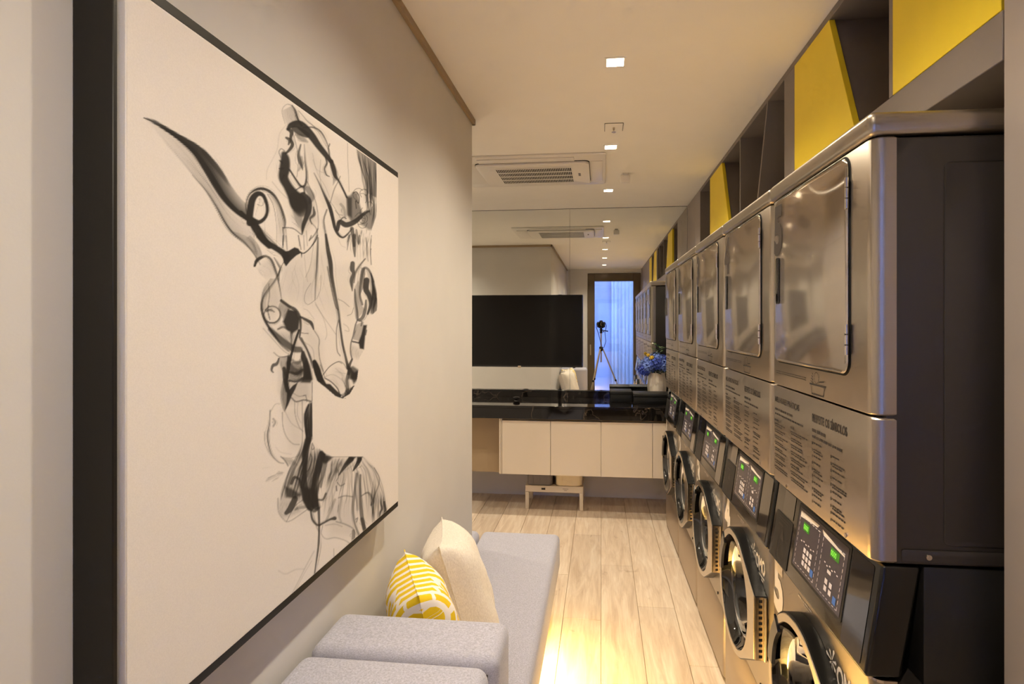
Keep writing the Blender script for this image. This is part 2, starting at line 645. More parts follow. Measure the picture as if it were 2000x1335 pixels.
# outside: pavement, plain blind and pleated sheer behind the glass
struct('ground_outside', MB().box(-8, 8, -14, YB - 0.125, -0.12, -0.02), 'pavement', smooth=False)
bl = MB()
bl.box(-0.75, 0.20, -0.001, 0.001, 0.0, 2.6)
o = obj('roller_blind', bl, 'blind', None, smooth=False, loc=(0, YB - 0.24, 0.0))
tag(o, 'flat pale blind hanging behind the left half of the glazed door', 'blind')
pl = MB()
nn = 160
vs, fs = [], []
for i in range(nn + 1):
    xx = 0.16 + 1.0 * i / nn
    yy = 0.028 * math.sin(i * 0.55) + 0.012 * math.sin(i * 0.21 + 1)
    vs += [(xx, yy, 0.0), (xx, yy * 0.8, 2.6)]
for i in range(nn):
    fs.append((2 * i, 2 * i + 2, 2 * i + 3, 2 * i + 1))
pl.add(vs, fs)
o = obj('sheer_curtain', pl, 'sheer', None, loc=(0, YB - 0.32, 0.0), angle=80, recalc=False)
sm = o.modifiers.new('thickness', 'SOLIDIFY')
sm.thickness = 0.0015
tag(o, 'white pleated sheer curtain behind the right half of the glazed door', 'curtain')


# ------------------------------------------------------------------ ceiling fittings
def downlight(lx, ly, lab, power=1.0):
    t = thing('downlight', lab, 'light', (lx, ly, CEIL), group='square recessed ceiling lights')
    h = LH - 0.0008
    hb = MB()
    for sx in (-1, 1):
        hb.box(sx * h, sx * (h - 0.003), -h, h, 0.0, 0.05)
        hb.box(-h + 0.003, h - 0.003, sx * h, sx * (h - 0.003), 0.0, 0.05)
    hb.box(-h, h, -h, h, 0.05, 0.053)
    obj('housing', hb, 'white', t, smooth=False)
    rim = MB()
    k0, k1 = LH - 0.004, LH + 0.005
    for sx in (-1, 1):
        rim.box(sx * k0, sx * k1, -k1, k1, -0.003, -0.0004)
        rim.box(-k0, k0, sx * k0, sx * k1, -0.003, -0.0004)
    obj('rim', rim, 'ceiling', t, smooth=False)
    obj('lamp', MB().cyl((0, 0, 0.020), (0, 0, 0.046), 0.030, n=24), 'lamp', t)
    la = bpy.data.lights.new('lamp_light', 'AREA')
    la.shape = 'DISK'
    la.size = 0.05
    la.energy = LAMP_W * power
    la.color = LAMP_COL
    la.spread = LAMP_SPREAD
    lo = bpy.data.objects.new('lamp_light', la)
    COL.objects.link(lo)
    lo.parent = t
    lo.location = (0, 0, 0.0185)


LABS = ['square recessed ceiling light just above the tripod camera',
        'square recessed ceiling light above the near grey arm blocks, out of frame but mirrored',
        'square recessed ceiling light at the top of the picture, nearest of those in direct view',
        'square recessed ceiling light just past the sprinkler plate',
        'square recessed ceiling light closest to the mirror']
for ly, lab in zip(LY, LABS):
    downlight(LX, ly, lab)
for ly, lab in zip(AY, ['square recessed ceiling light deep in the side alcove, hidden by the left wall', 'square recessed ceiling light in the side alcove near the mirror, hidden by the left wall']):
    downlight(AX, ly, lab, 1.5)  # extra lamps put in to brighten the alcove wall seen in the mirror

# ceiling cassette air conditioner
ac = thing('air_conditioner', 'white ceiling cassette air conditioner with slotted grille', 'air conditioner', (-0.44, 3.76, CEIL))
ax0, ax1, ay0, ay1 = -0.52, 0.47, -0.365, 0.365
obj('plate', MB().prism(rrect(ax0, ax1, ay0, ay1, 0.02), 'z', -0.014, -0.0005, 0.003), 'white', ac)
ix0, ix1, iy0, iy1 = -0.36, 0.365, -0.25, 0.27
obj('flap', MB().box(ix0 + 0.03, ix1 - 0.09, ay0 + 0.035, iy0 - 0.006, -0.020, -0.0145), 'white', ac, bevel=0.002)
obj('flap', MB().box(ix0 + 0.03, ix1 - 0.09, iy1 + 0.006, ay1 - 0.03, -0.020, -0.0145), 'white', ac, bevel=0.002)
obj('flap', MB().box(ax0 + 0.04, ix0 - 0.008, iy0 + 0.03, iy1 - 0.03, -0.020, -0.0145), 'white', ac, bevel=0.002)
obj('flap', MB().box(ix1 + 0.012, ax1 - 0.02, iy0 + 0.02, iy1 - 0.02, -0.020, -0.0145), 'white', ac, bevel=0.002)
gx0, gx1, gy0, gy1 = -0.24, 0.25, -0.18, 0.195
obj('shadow_line', MB().prism(rrect(ix0 - 0.003, ix1 + 0.003, iy0 - 0.003, iy1 + 0.003, 0.038), 'z', -0.0165, -0.0145), 'gap', ac)  # black rim stands in for the shade round the inner panel
obj('panel', MB().prism(rrect(ix0, ix1, iy0, iy1, 0.035), 'z', -0.034, -0.017, 0.003), 'white', ac)
obj('filter', MB().box(gx0, gx1, gy0, gy1, -0.0352, -0.0342), 'gap', ac, smooth=False)  # black sheet painting the dark recess behind the grille bars
gr = MB()
for i in range(44):
    gx = gx0 + (gx1 - gx0) * i / 43
    gr.box(gx - 0.0019, gx + 0.0019, gy0, gy1, -0.0372, -0.0354)
for i in range(5):
    gy = gy0 + (gy1 - gy0) * i / 4
    gr.box(gx0, gx1, gy - 0.007, gy + 0.007, -0.0378, -0.0354)
obj('grille', gr, 'white', ac, smooth=False)
obj('status_window', MB().box(0.29, 0.305, -0.03, 0.04, -0.0352, -0.0342), 'bin_grey', ac, smooth=False)

# sprinkler cover plate and motion sensor
sp = thing('sprinkler', 'small square sprinkler plate on the ceiling between two lights', 'sprinkler', (0.066, 2.975, CEIL))
obj('plate', MB().box(-0.046, 0.046, -0.058, 0.058, -0.0035, -0.0005), 'ceiling', sp, bevel=0.001, segs=1)
fr_ = MB()
for s_ in (-1, 1):
    fr_.box(s_ * 0.046, s_ * 0.0485, -0.06, 0.06, -0.002, -0.0003)
    fr_.box(-0.046, 0.046, s_ * 0.0585, s_ * 0.0605, -0.002, -0.0003)
obj('plate_joint', fr_, 'print_mid', sp, smooth=False)
spk = MB()
spk.cyl((0, 0, -0.004), (0, 0, -0.016), 0.007, 0.005, 12)
spk.cyl((0, 0, -0.016), (0, 0, -0.026), 0.0025, n=8)
spk.cyl((0, 0, -0.026), (0, 0, -0.028), 0.012, n=14)
obj('sprinkler_head', spk, 'chrome', sp)
ms = thing('motion_sensor', 'little white boxed sensor hanging from the ceiling near the air conditioner', 'sensor', (0.165, 3.90, CEIL))
obj('sensor_bracket', MB().box(-0.02, 0.02, -0.016, 0.016, -0.014, -0.0005), 'white', ms, bevel=0.003)
obj('sensor_body', MB().box(-0.032, 0.032, -0.022, 0.024, -0.062, -0.015), 'white', ms, bevel=0.006)
obj('sensor_lens', MB().prism(rrect(-0.02, 0.02, -0.053, -0.026, 0.008), 'y', -0.025, -0.0225), 'white', ms)

# ------------------------------------------------------------------ far end: mirror, television, counter, cabinet
MZ0, MZ1, SEAM = 0.945, CEIL - 0.004, -0.278
mi = thing('wall_mirror', 'wall wide mirror in two tall sheets above the black counter', 'mirror', (0, YD, MZ0))
obj('mirror_sheet', MB().box(XA + 0.01, SEAM - 0.0012, 0.0, 0.008, 0, MZ1 - MZ0), 'mirror', mi, smooth=False)
obj('mirror_sheet', MB().box(SEAM + 0.0012, XR - 0.001, 0.0, 0.008, 0, MZ1 - MZ0), 'mirror', mi, smooth=False)
obj('edge_strip', MB().box(XA + 0.01, XR - 0.001, 0.0005, 0.0085, MZ1 - MZ0 + 0.0005, CEIL - MZ0 - 0.0005), 'gap', mi, smooth=False)

tv = thing('television', 'large black flat television mounted in front of the mirror', 'television', (-0.725, 4.985, 1.155))
TW = 0.563
obj('screen', MB().box(-TW + 0.008, TW - 0.008, -0.0015, 0.0005, 0.016, 0.634), 'screen', tv, smooth=False)
bz = MB()
bz.box(-TW, -TW + 0.008, -0.003, 0.02, 0, 0.642)
bz.box(TW - 0.008, TW, -0.003, 0.02, 0, 0.642)
bz.box(-TW + 0.008, TW - 0.008, -0.003, 0.02, 0.634, 0.642)
bz.box(-TW + 0.008, TW - 0.008, -0.003, 0.02, 0, 0.016)
obj('bezel', bz, 'black', tv, smooth=False)
obj('back_cover', MB().box(-TW + 0.004, TW - 0.004, 0.001, 0.03, 0.005, 0.637), 'black_matte', tv, smooth=False)
obj('wall_bracket', MB().box(-0.2, 0.2, 0.0305, 0.054, 0.2, 0.45), 'black_matte', tv, smooth=False)
obj('logo_tab', MB().prism(rrect(-0.014, 0.014, -0.008, 0.012, 0.004), 'y', -0.006, -0.0035), 'silver', tv)
obj('receiver', MB().box(TW - 0.085, TW - 0.065, -0.002, 0.014, -0.007, -0.0005), 'black', tv, bevel=0.002)

HC, YC = 0.885, 4.46
ct = thing('marble_counter', 'long polished black marble counter under the mirror', 'counter', (0, YC, HC))
obj('counter_top', MB().box(-2.4, XR - 0.002, 0.0, 0.572, -0.02, 0.0), 'marble', ct, bevel=0.0015, segs=1)
obj('front_apron', MB().box(-2.4, XR - 0.002, 0.0, 0.02, -0.104, -0.0205), 'marble', ct, bevel=0.001, segs=1)
obj('upstand', MB().box(-2.4, XR - 0.002, 0.556, 0.574, 0.0005, 0.057), 'marble', ct, bevel=0.001, segs=1)

cbn = thing('wall_cabinet', 'cream wall hung cabinet with four plain doors below the black counter', 'cabinet', (0, YC, 0.33))
obj('carcass', MB().box(-0.805, XR - 0.003, 0.045, 0.574, 0.001, 0.432), 'cream', cbn, smooth=False)
obj('side_panel', MB().box(-0.817, -0.8055, 0.018, 0.574, 0.0, 0.446), 'cream', cbn, bevel=0.001, segs=1)
obj('side_panel', MB().box(-0.8045, -0.796, 0.024, 0.044, 0.0, 0.446), 'cream', cbn, bevel=0.001, segs=1)
obj('top_rail', MB().box(-0.795, XR - 0.003, 0.05, 0.07, 0.433, 0.446), 'recess', cbn, smooth=False)  # brown strip painted as the shadow gap under the counter
for a, b in ((-0.794, -0.403), (-0.400, -0.002), (0.001, 0.400), (0.403, XR - 0.004)):
    obj('door', MB().box(a, b, 0.024, 0.044, 0.0, 0.432), 'cream', cbn, bevel=0.0015, segs=1)
o = obj('recess_panel', MB().box(-2.3, -0.8185, -0.01, 0.01, 0.30, 0.778), 'recess', None, smooth=False, loc=(0, 4.66, 0))
tag(o, 'brown panel set back under the counter left of the cream cabinet', 'panel')

# low white rack with two bins
rk = thing('bin_rack', 'low white metal rack standing under the cream cabinet', 'rack', (-0.388, 4.655, 0))
rx, ry = 0.24, 0.30
for sx in (-1, 1):
    for y0 in (0.0, ry - 0.03):
        obj('leg', MB().box(sx * rx, sx * (rx - 0.03), y0, y0 + 0.03, 0, 0.142), 'white_rack', rk, bevel=0.002, segs=1)
obj('front_rail', MB().box(-rx, rx, 0.0, 0.02, 0.1425, 0.195), 'white_rack', rk, bevel=0.002, segs=1)
obj('back_rail', MB().box(-rx, rx, ry - 0.02, ry, 0.1425, 0.195), 'white_rack', rk, bevel=0.002, segs=1)
obj('shelf_plate', MB().box(-rx, rx, 0.0205, ry - 0.0205, 0.183, 0.193), 'white_rack', rk, smooth=False)
mk = MB()
mk.box(-0.105, -0.073, -0.0008, -0.0003, 0.162, 0.178)
obj('rail_mark', mk, 'print_dark', rk, smooth=False)
mk = MB()
mk.box(0.072, 0.118, -0.0008, -0.0003, 0.172, 0.1745)
mk.box(0.082, 0.108, -0.0008, -0.0003, 0.160, 0.1625)
obj('rail_mark', mk, 'print_dark', rk, smooth=False)
for x0, x1, mt, lab in ((-0.235, -0.008, 'bin_grey', 'grey plastic tub on the low white rack'), (0.006, 0.236, 'bin_cream', 'cream plastic tub on the low white rack')):
    b = thing('storage_tub', lab, 'tub', (-0.388, 4.655, 0.1955), group='tubs on the rack')
    obj('tub_body', MB().prism(rrect(x0 + 0.006, x1 - 0.006, 0.012, ry - 0.012, 0.04), 'z', 0.0, 0.105, 0.004), mt, b)
    rim = MB()
    rim.prism(rrect(x0, x1, 0.006, ry - 0.006, 0.045), 'z', 0.1055, 0.118, 0.003)
    obj('tub_rim', rim, mt, b)
    for k in range(1, 4):
        xx = x0 + (x1 - x0) * k / 4
        obj('tub_rib', MB().box(xx - 0.003, xx + 0.003, 0.009, 0.0118, 0.005, 0.1), mt, b, smooth=False)

# things on the counter
o = thing('keepsake_box', 'black lidded box at the right end of the counter, in front of the flower vase', 'box', (0.425, 4.665, HC + 0.0005))
obj('box_base', MB().box(-0.16, 0.15, 0.0, 0.20, 0.0, 0.055), 'black_matte', o, bevel=0.002)
obj('box_lid', MB().box(-0.163, 0.153, -0.003, 0.203, 0.0555, 0.082), 'black_matte', o, bevel=0.003)
o = thing('keepsake_box', 'black lidded box on the counter, left of the box in front of the vase', 'box', (0.17, 4.755, HC + 0.0005))
obj('box_base', MB().box(-0.09, 0.085, 0.0, 0.20, 0.0, 0.062), 'black_matte', o, bevel=0.002)
obj('box_lid', MB().box(-0.093, 0.088, -0.003, 0.203, 0.0625, 0.09), 'black_matte', o, bevel=0.003)
o = thing('gadget', 'tiny black gadget with a rounded cap on the counter below the television', 'gadget', (-0.715, 4.74, HC + 0.0005))
o.scale = (1.0, 1.0, 0.62)
obj('gadget_base', MB().cyl((0, 0, 0), (0, 0, 0.012), 0.022, 0.018, 20), 'black', o)
obj('gadget_head', MB().lathe([(0.012, 0.0125), (0.024, 0.022), (0.03, 0.036), (0.028, 0.048), (0.018, 0.055), (0.001, 0.057)], (0, 0, 0), 'z', 20), 'black', o)

# vase of blue flowers
vz = thing('flower_vase', 'white pleated vase beside the boxes at the right end of the counter', 'vase', (0.485, 4.945, HC + 0.0005))
pleat = lambda t, k: 1 + 0.05 * math.sin(11 * t + 0.8 * math.sin(3 * t)) * (0.3 + 0.7 * k) + 0.03 * math.sin(4 * t + 1)
prof = [(0.05, 0.0), (0.062, 0.003), (0.068, 0.05), (0.072, 0.11), (0.068, 0.17), (0.060, 0.215), (0.066, 0.235), (0.062, 0.235), (0.056, 0.212), (0.05, 0.2)]
obj('vase_body', MB().lathe(prof, (0, 0, 0), 'z', 72, pleat), 'cream', vz, angle=60)
obj('vase_inside', MB().cyl((0, 0, 0.195), (0, 0, 0.199), 0.052, n=20), 'gap', vz)
rnd = random.Random(11)


def floret(mb, c, nrm, r):
    nrm = Vector(nrm).normalized()
    a = nrm.orthogonal().normalized()
    b = nrm.cross(a)
    ph = rnd.random() * 6
    for k in range(4):
        t = ph + k * PI / 2
        d = a * math.cos(t) + b * math.sin(t)
        e = nrm.cross(d)
        c0 = Vector(c)
        mb.add([c0, c0 + d * r * 0.6 + e * r * 0.45 + nrm * r * 0.12, c0 + d * r * 1.1 + nrm * r * 0.25, c0 + d * r * 0.6 - e * r * 0.45 + nrm * r * 0.12], [(0, 1, 2, 3)])


heads = [(-0.075, -0.05, 0.285, 0.05), (-0.02, -0.075, 0.31, 0.055), (0.045, -0.06, 0.295, 0.05), (-0.11, -0.01, 0.245, 0.045), (0.0, -0.02, 0.345, 0.05), (0.07, 0.0, 0.33, 0.045), (-0.06, 0.03, 0.32, 0.05), (0.03, 0.04, 0.3, 0.045)]
st = MB()
for hx, hy, hz, hr in heads:
    hm = MB()
    for i in range(46):
        z_ = 1 - 2 * (i + 0.5) / 46
        t_ = i * 2.39996
        q = math.sqrt(1 - z_ * z_)
        nv = Vector((q * math.cos(t_), q * math.sin(t_), z_))
        if z_ < -0.75:
            continue
        floret(hm, Vector((hx, hy, hz)) + nv * hr * (0.85 + 0.25 * rnd.random()), nv + Vector((rnd.uniform(-.3, .3), rnd.uniform(-.3, .3), 0)), 0.017)
    obj('flower_head', hm, 'petal_pale' if hr == 0.05 else 'petal_blue', vz, recalc=False, smooth=False)
    st.tube([(hx * 0.3, hy * 0.3, 0.2), (hx * 0.6, hy * 0.6, 0.23), (hx, hy, hz - 0.02)], 0.003, 6)
for hx, hy, hz, hr in ((-0.055, -0.06, 0.365, 0.02), (-0.085, -0.04, 0.385, 0.015)):
    hm = MB()
    for i in range(22):
        z_ = 1 - 2 * (i + 0.5) / 22
        t_ = i * 2.39996
        q = math.sqrt(1 - z_ * z_)
        nv = Vector((q * math.cos(t_), q * math.sin(t_), z_))
        floret(hm, Vector((hx, hy, hz)) + nv * hr * 0.6, nv, hr * 0.7)
    o = obj('flower_head', hm, 'petal_yellow', vz, recalc=False, smooth=False)
    o['label'] = 'small yellow flower'
    st.tube([(hx * 0.3, hy * 0.3, 0.2), (hx, hy, hz - 0.01)], 0.0025, 6)
obj('stem', st, 'leaf', vz)
for k in range(16):
    t_ = k * 2.4
    hi = k >= 7
    bx, by = (rnd.uniform(-0.02, 0.05), rnd.uniform(-0.03, 0.03)) if hi else (0.06 * math.cos(t_), 0.05 * math.sin(t_))
    bz_ = 0.36 + 0.012 * (k - 7) if hi else 0.225
    d = Vector((math.cos(t_), math.sin(t_) * 0.6, 0.5 if hi else 0.15)).normalized()
    sd = d.cross(Vector((0, 0, 1))).normalized()
    L = rnd.uniform(0.05, 0.075)
    p = Vector((bx, by, bz_))
    lm = MB().add([p, p + d * L * .35 + sd * L * .2, p + d * L * .75 + sd * L * .15 + Vector((0, 0, -.004)), p + d * L + Vector((0, 0, -.012)), p + d * L * .75 - sd * L * .15 + Vector((0, 0, -.004)), p + d * L * .35 - sd * L * .2, p + d * L * .5 + Vector((0, 0, .006))],
                  [(0, 6, 1), (1, 6, 2), (2, 6, 3), (3, 6, 4), (4, 6, 5), (5, 6, 0)])
    obj('leaf', lm, 'leaf', vz, recalc=False)

# ------------------------------------------------------------------ upper cabinets over the machines
uc = thing('upper_cabinet', 'long taupe cabinet over the dryers with slanted dividers and yellow doors', 'cabinet', (XR, 1.147, 2.035))
UY0 = 1.147


def uy(y):
    return y - UY0


UZ = CEIL - 2.035 - 0.001
UE = 4.41
obj('bottom_board', MB().box(0.0, 0.44, 0, uy(UE), 0, 0.095), 'taupe', uc, bevel=0.0015, segs=1)
obj('top_board', MB().box(0.0, 0.44, 0, uy(UE), UZ - 0.024, UZ), 'taupe', uc, bevel=0.0015, segs=1)
obj('back_panel', MB().box(0.4405, 0.455, 0, uy(UE), 0, UZ), 'taupe', uc, smooth=False)
z0, z1 = 0.0955, UZ - 0.0245


def divider(yb, yt, th=0.018):
    obj('divider', MB().prism([(uy(yb), z0), (uy(yb) + th, z0), (uy(yt) + th, z1), (uy(yt), z1)], 'x', 0.0, 0.44), 'taupe', uc, smooth=False)


def ydoor(pts, mt='yellow'):
    obj('door', MB().prism([(uy(a), b) for a, b in pts], 'x', -0.001, 0.018, 0.001), mt, uc, smooth=False)


divider(1.549, 1.549)
ydoor([(1.15, z0), (1.547, z0), (1.547, z1), (1.15, z1)])
SB, ST = 1.772, 1.957
obj('divider', MB().prism([(uy(SB + 0.004), z0), (uy(SB) + 0.022, z0), (uy(ST) + 0.022, z1), (uy(ST + 0.004), z1)], 'x', 0.0185, 0.44), 'taupe', uc, smooth=False)
ydoor([(SB, z0), (2.290, z0), (2.290, z1), (ST, z1)])
ydoor([(2.292, z0), (2.413, z0), (2.413, z1), (2.292, z1)], 'taupe')
obj('divider', MB().box(0.0185, 0.44, uy(2.396), uy(2.413), z0, z1), 'taupe', uc, smooth=False)
divider(2.81, 2.640)
divider(3.150, 3.150)
SB, ST = 3.425, 3.623
obj('divider', MB().prism([(uy(SB + 0.004), z0), (uy(SB) + 0.022, z0), (uy(ST) + 0.022, z1), (uy(ST + 0.004), z1)], 'x', 0.0185, 0.44), 'taupe', uc, smooth=False)
ydoor([(SB, z0), (4.002, z0), (4.002, z1), (ST, z1)])
obj('divider', MB().box(0.0185, 0.44, uy(3.984), uy(4.002), z0, z1), 'taupe', uc, smooth=False)
divider(4.391, 4.391)
for i, (a, b) in enumerate(((4.4115, 4.645), (4.648, YD - 0.002))):
    o = struct('trim_%d' % (i + 3), MB().box(0, 0.03, 0, b - a, 0, CEIL - HC - 0.06), 'taupe_light', None, bevel=0.0015, segs=1)
    o.location = (XR, a, HC + 0.058)

# ------------------------------------------------------------------ framed picture
FY0, FY1, FZ0, FZ1 = 0.624, 1.592, 1.007, 1.982
XP = XL + 0.055
pc = thing('framed_picture', 'large black framed print of a smoke drawn face in profile on the left wall', 'picture', (XL, FY0, FZ0))
FL, FH, FT, FB = FY1 - FY0, FZ1 - FZ0, 0.007, 0.016
fm = MB()
fm.box(0.0005, 0.055, 0, FT, 0, FH)
fm.box(0.0005, 0.055, FL - FT, FL, 0, FH)
fm.box(0.0005, 0.055, FT, FL - FT, FH - FB, FH)
fm.box(0.0005, 0.055, FT, FL - FT, 0, FB)
obj('frame', fm, 'frame', pc, bevel=0.001, segs=1)
obj('canvas', MB().box(0.02, 0.0605, FT + 0.005, FL - FT - 0.005, FB + 0.003, FH - FB - 0.003), 'canvas', pc, bevel=0.002)
obj('backing_board', MB().box(0.004, 0.0195, FT, FL - FT, FB, FH - FB), 'canvas', pc, smooth=False)


def ink_raster():
    """density of the printed ink, worked out on a grid of sheet coordinates"""
    U0, V0, SC = 268.0, 188.0, 1.5
    NW, NH = int(492 * SC), int(990 * SC)
    D = np.zeros((NH, NW), np.float32)
    ZM = {'E': (250, 180, 3.178), 'A': (470, 190, 4.603), 'B': (480, 460, 4.768), 'C': (500, 700, 4.768), 'D': (520, 860, 4.172)}
    rg = np.random.RandomState(5)

    def conv(z, pts):
        a, b, s = ZM[z]
        p = np.array(pts, float)
        return np.stack([(a + p[:, 0] / s - U0) * SC, (b + p[:, 1] / s - V0) * SC], 1), SC / s

    def spline(p, step=0.6):
        p = np.asarray(p, float)
        if len(p) == 2:
            p = np.stack([p[0], (p[0] + p[1]) / 2, p[1]])
        q = np.vstack([2 * p[0] - p[1], p, 2 * p[-1] - p[-2]])
        out, tt = [], []
        for i in range(1, len(q) - 2):
            n = max(3, int(np.hypot(*(q[i + 1, :2] - q[i, :2])) / step))
            t = np.linspace(0, 1, n, endpoint=False)[:, None]
            out.append(0.5 * ((2 * q[i]) + (-q[i - 1] + q[i + 1]) * t + (2 * q[i - 1] - 5 * q[i] + 4 * q[i + 1] - q[i + 2]) * t ** 2 + (-q[i - 1] + 3 * q[i] - 3 * q[i + 1] + q[i + 2]) * t ** 3))
            tt.append((i - 1 + t[:, 0]) / (len(q) - 3))
        return np.vstack(out), np.concatenate(tt)

    def comp(L, y0, x0):
        h, w = L.shape
        s = D[y0:y0 + h, x0:x0 + w]
        s[...] = 1 - (1 - s) * (1 - L)

    def window(pts, pad):
        x0 = max(0, int(pts[:, 0].min() - pad))
        y0 = max(0, int(pts[:, 1].min() - pad))
        x1 = min(NW, int(pts[:, 0].max() + pad) + 2)
        y1 = min(NH, int(pts[:, 1].max() + pad) + 2)
        return x0, y0, x1, y1

    def dab(L, x, y, w, a, soft):
        R = w + soft
        xa, xb = max(0, int(x - R)), min(L.shape[1], int(x + R) + 2)
        ya, yb = max(0, int(y - R)), min(L.shape[0], int(y + R) + 2)
        if xa >= xb or ya >= yb:
            return
        gx = np.arange(xa, xb)[None, :] - x
        gy = np.arange(ya, yb)[:, None] - y
        r = np.sqrt(gx * gx + gy * gy)
        k = np.clip((R - r) / max(soft, 0.3), 0, 1) * a
        np.maximum(L[ya:yb, xa:xb], k, out=L[ya:yb, xa:xb])

    def stroke(z, pts, w, a, soft=None, fade=(0, 0), halo=True):
        p, k = conv(z, pts)
        n = len(p)
        w = [w] * n if not isinstance(w, (list, tuple)) else list(w)
        while len(w) < n:
            w.append(w[-1])
        a = [a] * n if not isinstance(a, (list, tuple)) else list(a)
        while len(a) < n:
            a.append(a[-1])
        wv = np.array(w[:n], float)[:, None] * k * 0.58
        av = np.array(a[:n], float)[:, None]
        q, t = spline(np.hstack([p, wv, av]))
        mw = max(wv.max(), 0.4)
        sf = soft if soft is not None else 0.7 + 0.22 * mw
        x0, y0, x1, y1 = window(q, mw + sf + 2)
        if x1 <= x0 or y1 <= y0:
            return
        L = np.zeros((y1 - y0, x1 - x0), np.float32)
        for (x, y, ww, aa), tk in zip(q, t):
            f = 1.0
            if fade[0]:
                f *= min(1, tk / fade[0])
            if fade[1]:
                f *= min(1, (1 - tk) / fade[1])
            dab(L, x - x0, y - y0, max(0.15, ww - sf * 0.4), min(1, max(0, aa)) * f, sf)
        comp(L, y0, x0)
        # loose threads of smoke drifting beside the broad strokes
        if halo and mw > 2.2 and len(q) > 12:
            d_ = np.gradient(q[:, :2], axis=0)
            d_ /= np.hypot(d_[:, 0], d_[:, 1])[:, None] + 1e-6
            nrm = np.stack([-d_[:, 1], d_[:, 0]], 1)
            for _ in range(3):
                sd = rg.choice([-1, 1])
                base = rg.uniform(0.9, 1.9)
                ph, fq = rg.uniform(0, 6), rg.uniform(.5, 1.6)
                off = sd * q[:, 2] * (base + .5 * np.sin(ph + fq * 6 * t)) + sd * rg.uniform(0, 2.5)
                P = q[:, :2] + nrm * off[:, None]
                i0 = int(rg.uniform(0, .4) * len(P))
                i1 = int(rg.uniform(.6, 1) * len(P))
                thread(P[i0:i1], rg.uniform(.12, .34))

    def thread(P, a):
        if len(P) < 6:
            return
        x0, y0, x1, y1 = window(P, 4)
        if x1 - x0 < 2 or y1 - y0 < 2:
            return
        L = np.zeros((y1 - y0, x1 - x0), np.float32)
        n = len(P)
        for i, (x, y) in enumerate(P):
            f = min(1, 4 * i / n, 4 * (n - 1 - i) / n)
            dab(L, x - x0, y - y0, 0.35, a * f, 1.0)
        comp(L, y0, x0)

    def poly(z, pts, a, soft=1.2):
        p, k = conv(z, pts)
        x0, y0, x1, y1 = window(p, soft + 2)
        gx, gy = np.meshgrid(np.arange(x0, x1), np.arange(y0, y1))
        ins = np.zeros(gx.shape, bool)
        dist = np.full(gx.shape, 1e9)
        n = len(p)
        for i in range(n):
            ax_, ay_ = p[i]
            bx_, by_ = p[(i + 1) % n]
            c = ((ay_ > gy) != (by_ > gy)) & (gx < (bx_ - ax_) * (gy - ay_) / (by_ - ay_ + 1e-9) + ax_)
            ins ^= c
            dx, dy = bx_ - ax_, by_ - ay_
            t = np.clip(((gx - ax_) * dx + (gy - ay_) * dy) / (dx * dx + dy * dy + 1e-9), 0, 1)
            dist = np.minimum(dist, np.hypot(gx - ax_ - t * dx, gy - ay_ - t * dy))
        sd = np.where(ins, dist, -dist)
        comp((np.clip(sd / (2 * soft) + 0.5, 0, 1) * a).astype(np.float32), y0, x0)

    def sheet(z, A, B, a0, a1, blur=1):
        pa, _ = conv(z, A)
        pb, _ = conv(z, B)
        qa, ta = spline(pa)
        qb, tb = spline(pb)
        N = int(max(len(qa), len(qb)) * 1.4)
        u = np.linspace(0, 1, N)
        def rs(q):
            s = np.linspace(0, 1, len(q))
            return np.stack([np.interp(u, s, q[:, 0]), np.interp(u, s, q[:, 1])], 1)
        qa, qb = rs(qa), rs(qb)
        Wd = int(np.hypot(*(qa - qb).T).max() * 1.6) + 3
        s = np.linspace(0, 1, Wd)[None, :, None]
        P = qa[:, None] * (1 - s) + qb[:, None] * s
        Lx = P.reshape(-1, 2)
        x0, y0, x1, y1 = window(Lx, 3)
        L = np.zeros((y1 - y0, x1 - x0), np.float32)
        a0v = np.interp(u, np.linspace(0, 1, len(np.atleast_1d(a0))), np.atleast_1d(a0)) if not np.isscalar(a0) else np.full(N, a0)
        a1v = np.interp(u, np.linspace(0, 1, len(np.atleast_1d(a1))), np.atleast_1d(a1)) if not np.isscalar(a1) else np.full(N, a1)
        if max(np.max(a0v), np.max(a1v)) < .3:
            fd = np.clip(4 * np.minimum(u, 1 - u), 0, 1) ** .8
            a0v, a1v = a0v * fd, a1v * fd
        al = (a0v[:, None] * (1 - s[0, :, 0]) + a1v[:, None] * s[0, :, 0]).ravel()
        xi = np.clip(np.round(Lx[:, 0] - x0).astype(int), 0, L.shape[1] - 1)
        yi = np.clip(np.round(Lx[:, 1] - y0).astype(int), 0, L.shape[0] - 1)
        np.maximum.at(L, (yi, xi), al.astype(np.float32))
        for _ in range(blur):
            Lp = np.pad(L, 1)
            L = (Lp[:-2, 1:-1] + Lp[2:, 1:-1] + Lp[1:-1, :-2] + Lp[1:-1, 2:] + 2 * Lp[1:-1, 1:-1]) / 6
        comp(L.astype(np.float32), y0, x0)
        am = float(max(np.max(a0), np.max(a1)))
        for _ in range(7 if am < .7 else 0):
            f = rg.uniform(0, 1)
            ph, fq = rg.uniform(0, 6), rg.uniform(.6, 1.8)
            ff = np.clip(f + .12 * np.sin(ph + fq * 5 * u), 0, 1)[:, None]
            i0, i1 = int(rg.uniform(0, .4) * N), int(rg.uniform(.6, 1) * N)
            thread((qa * (1 - ff) + qb * ff)[i0:i1], rg.uniform(.06, .1 + .35 * am))

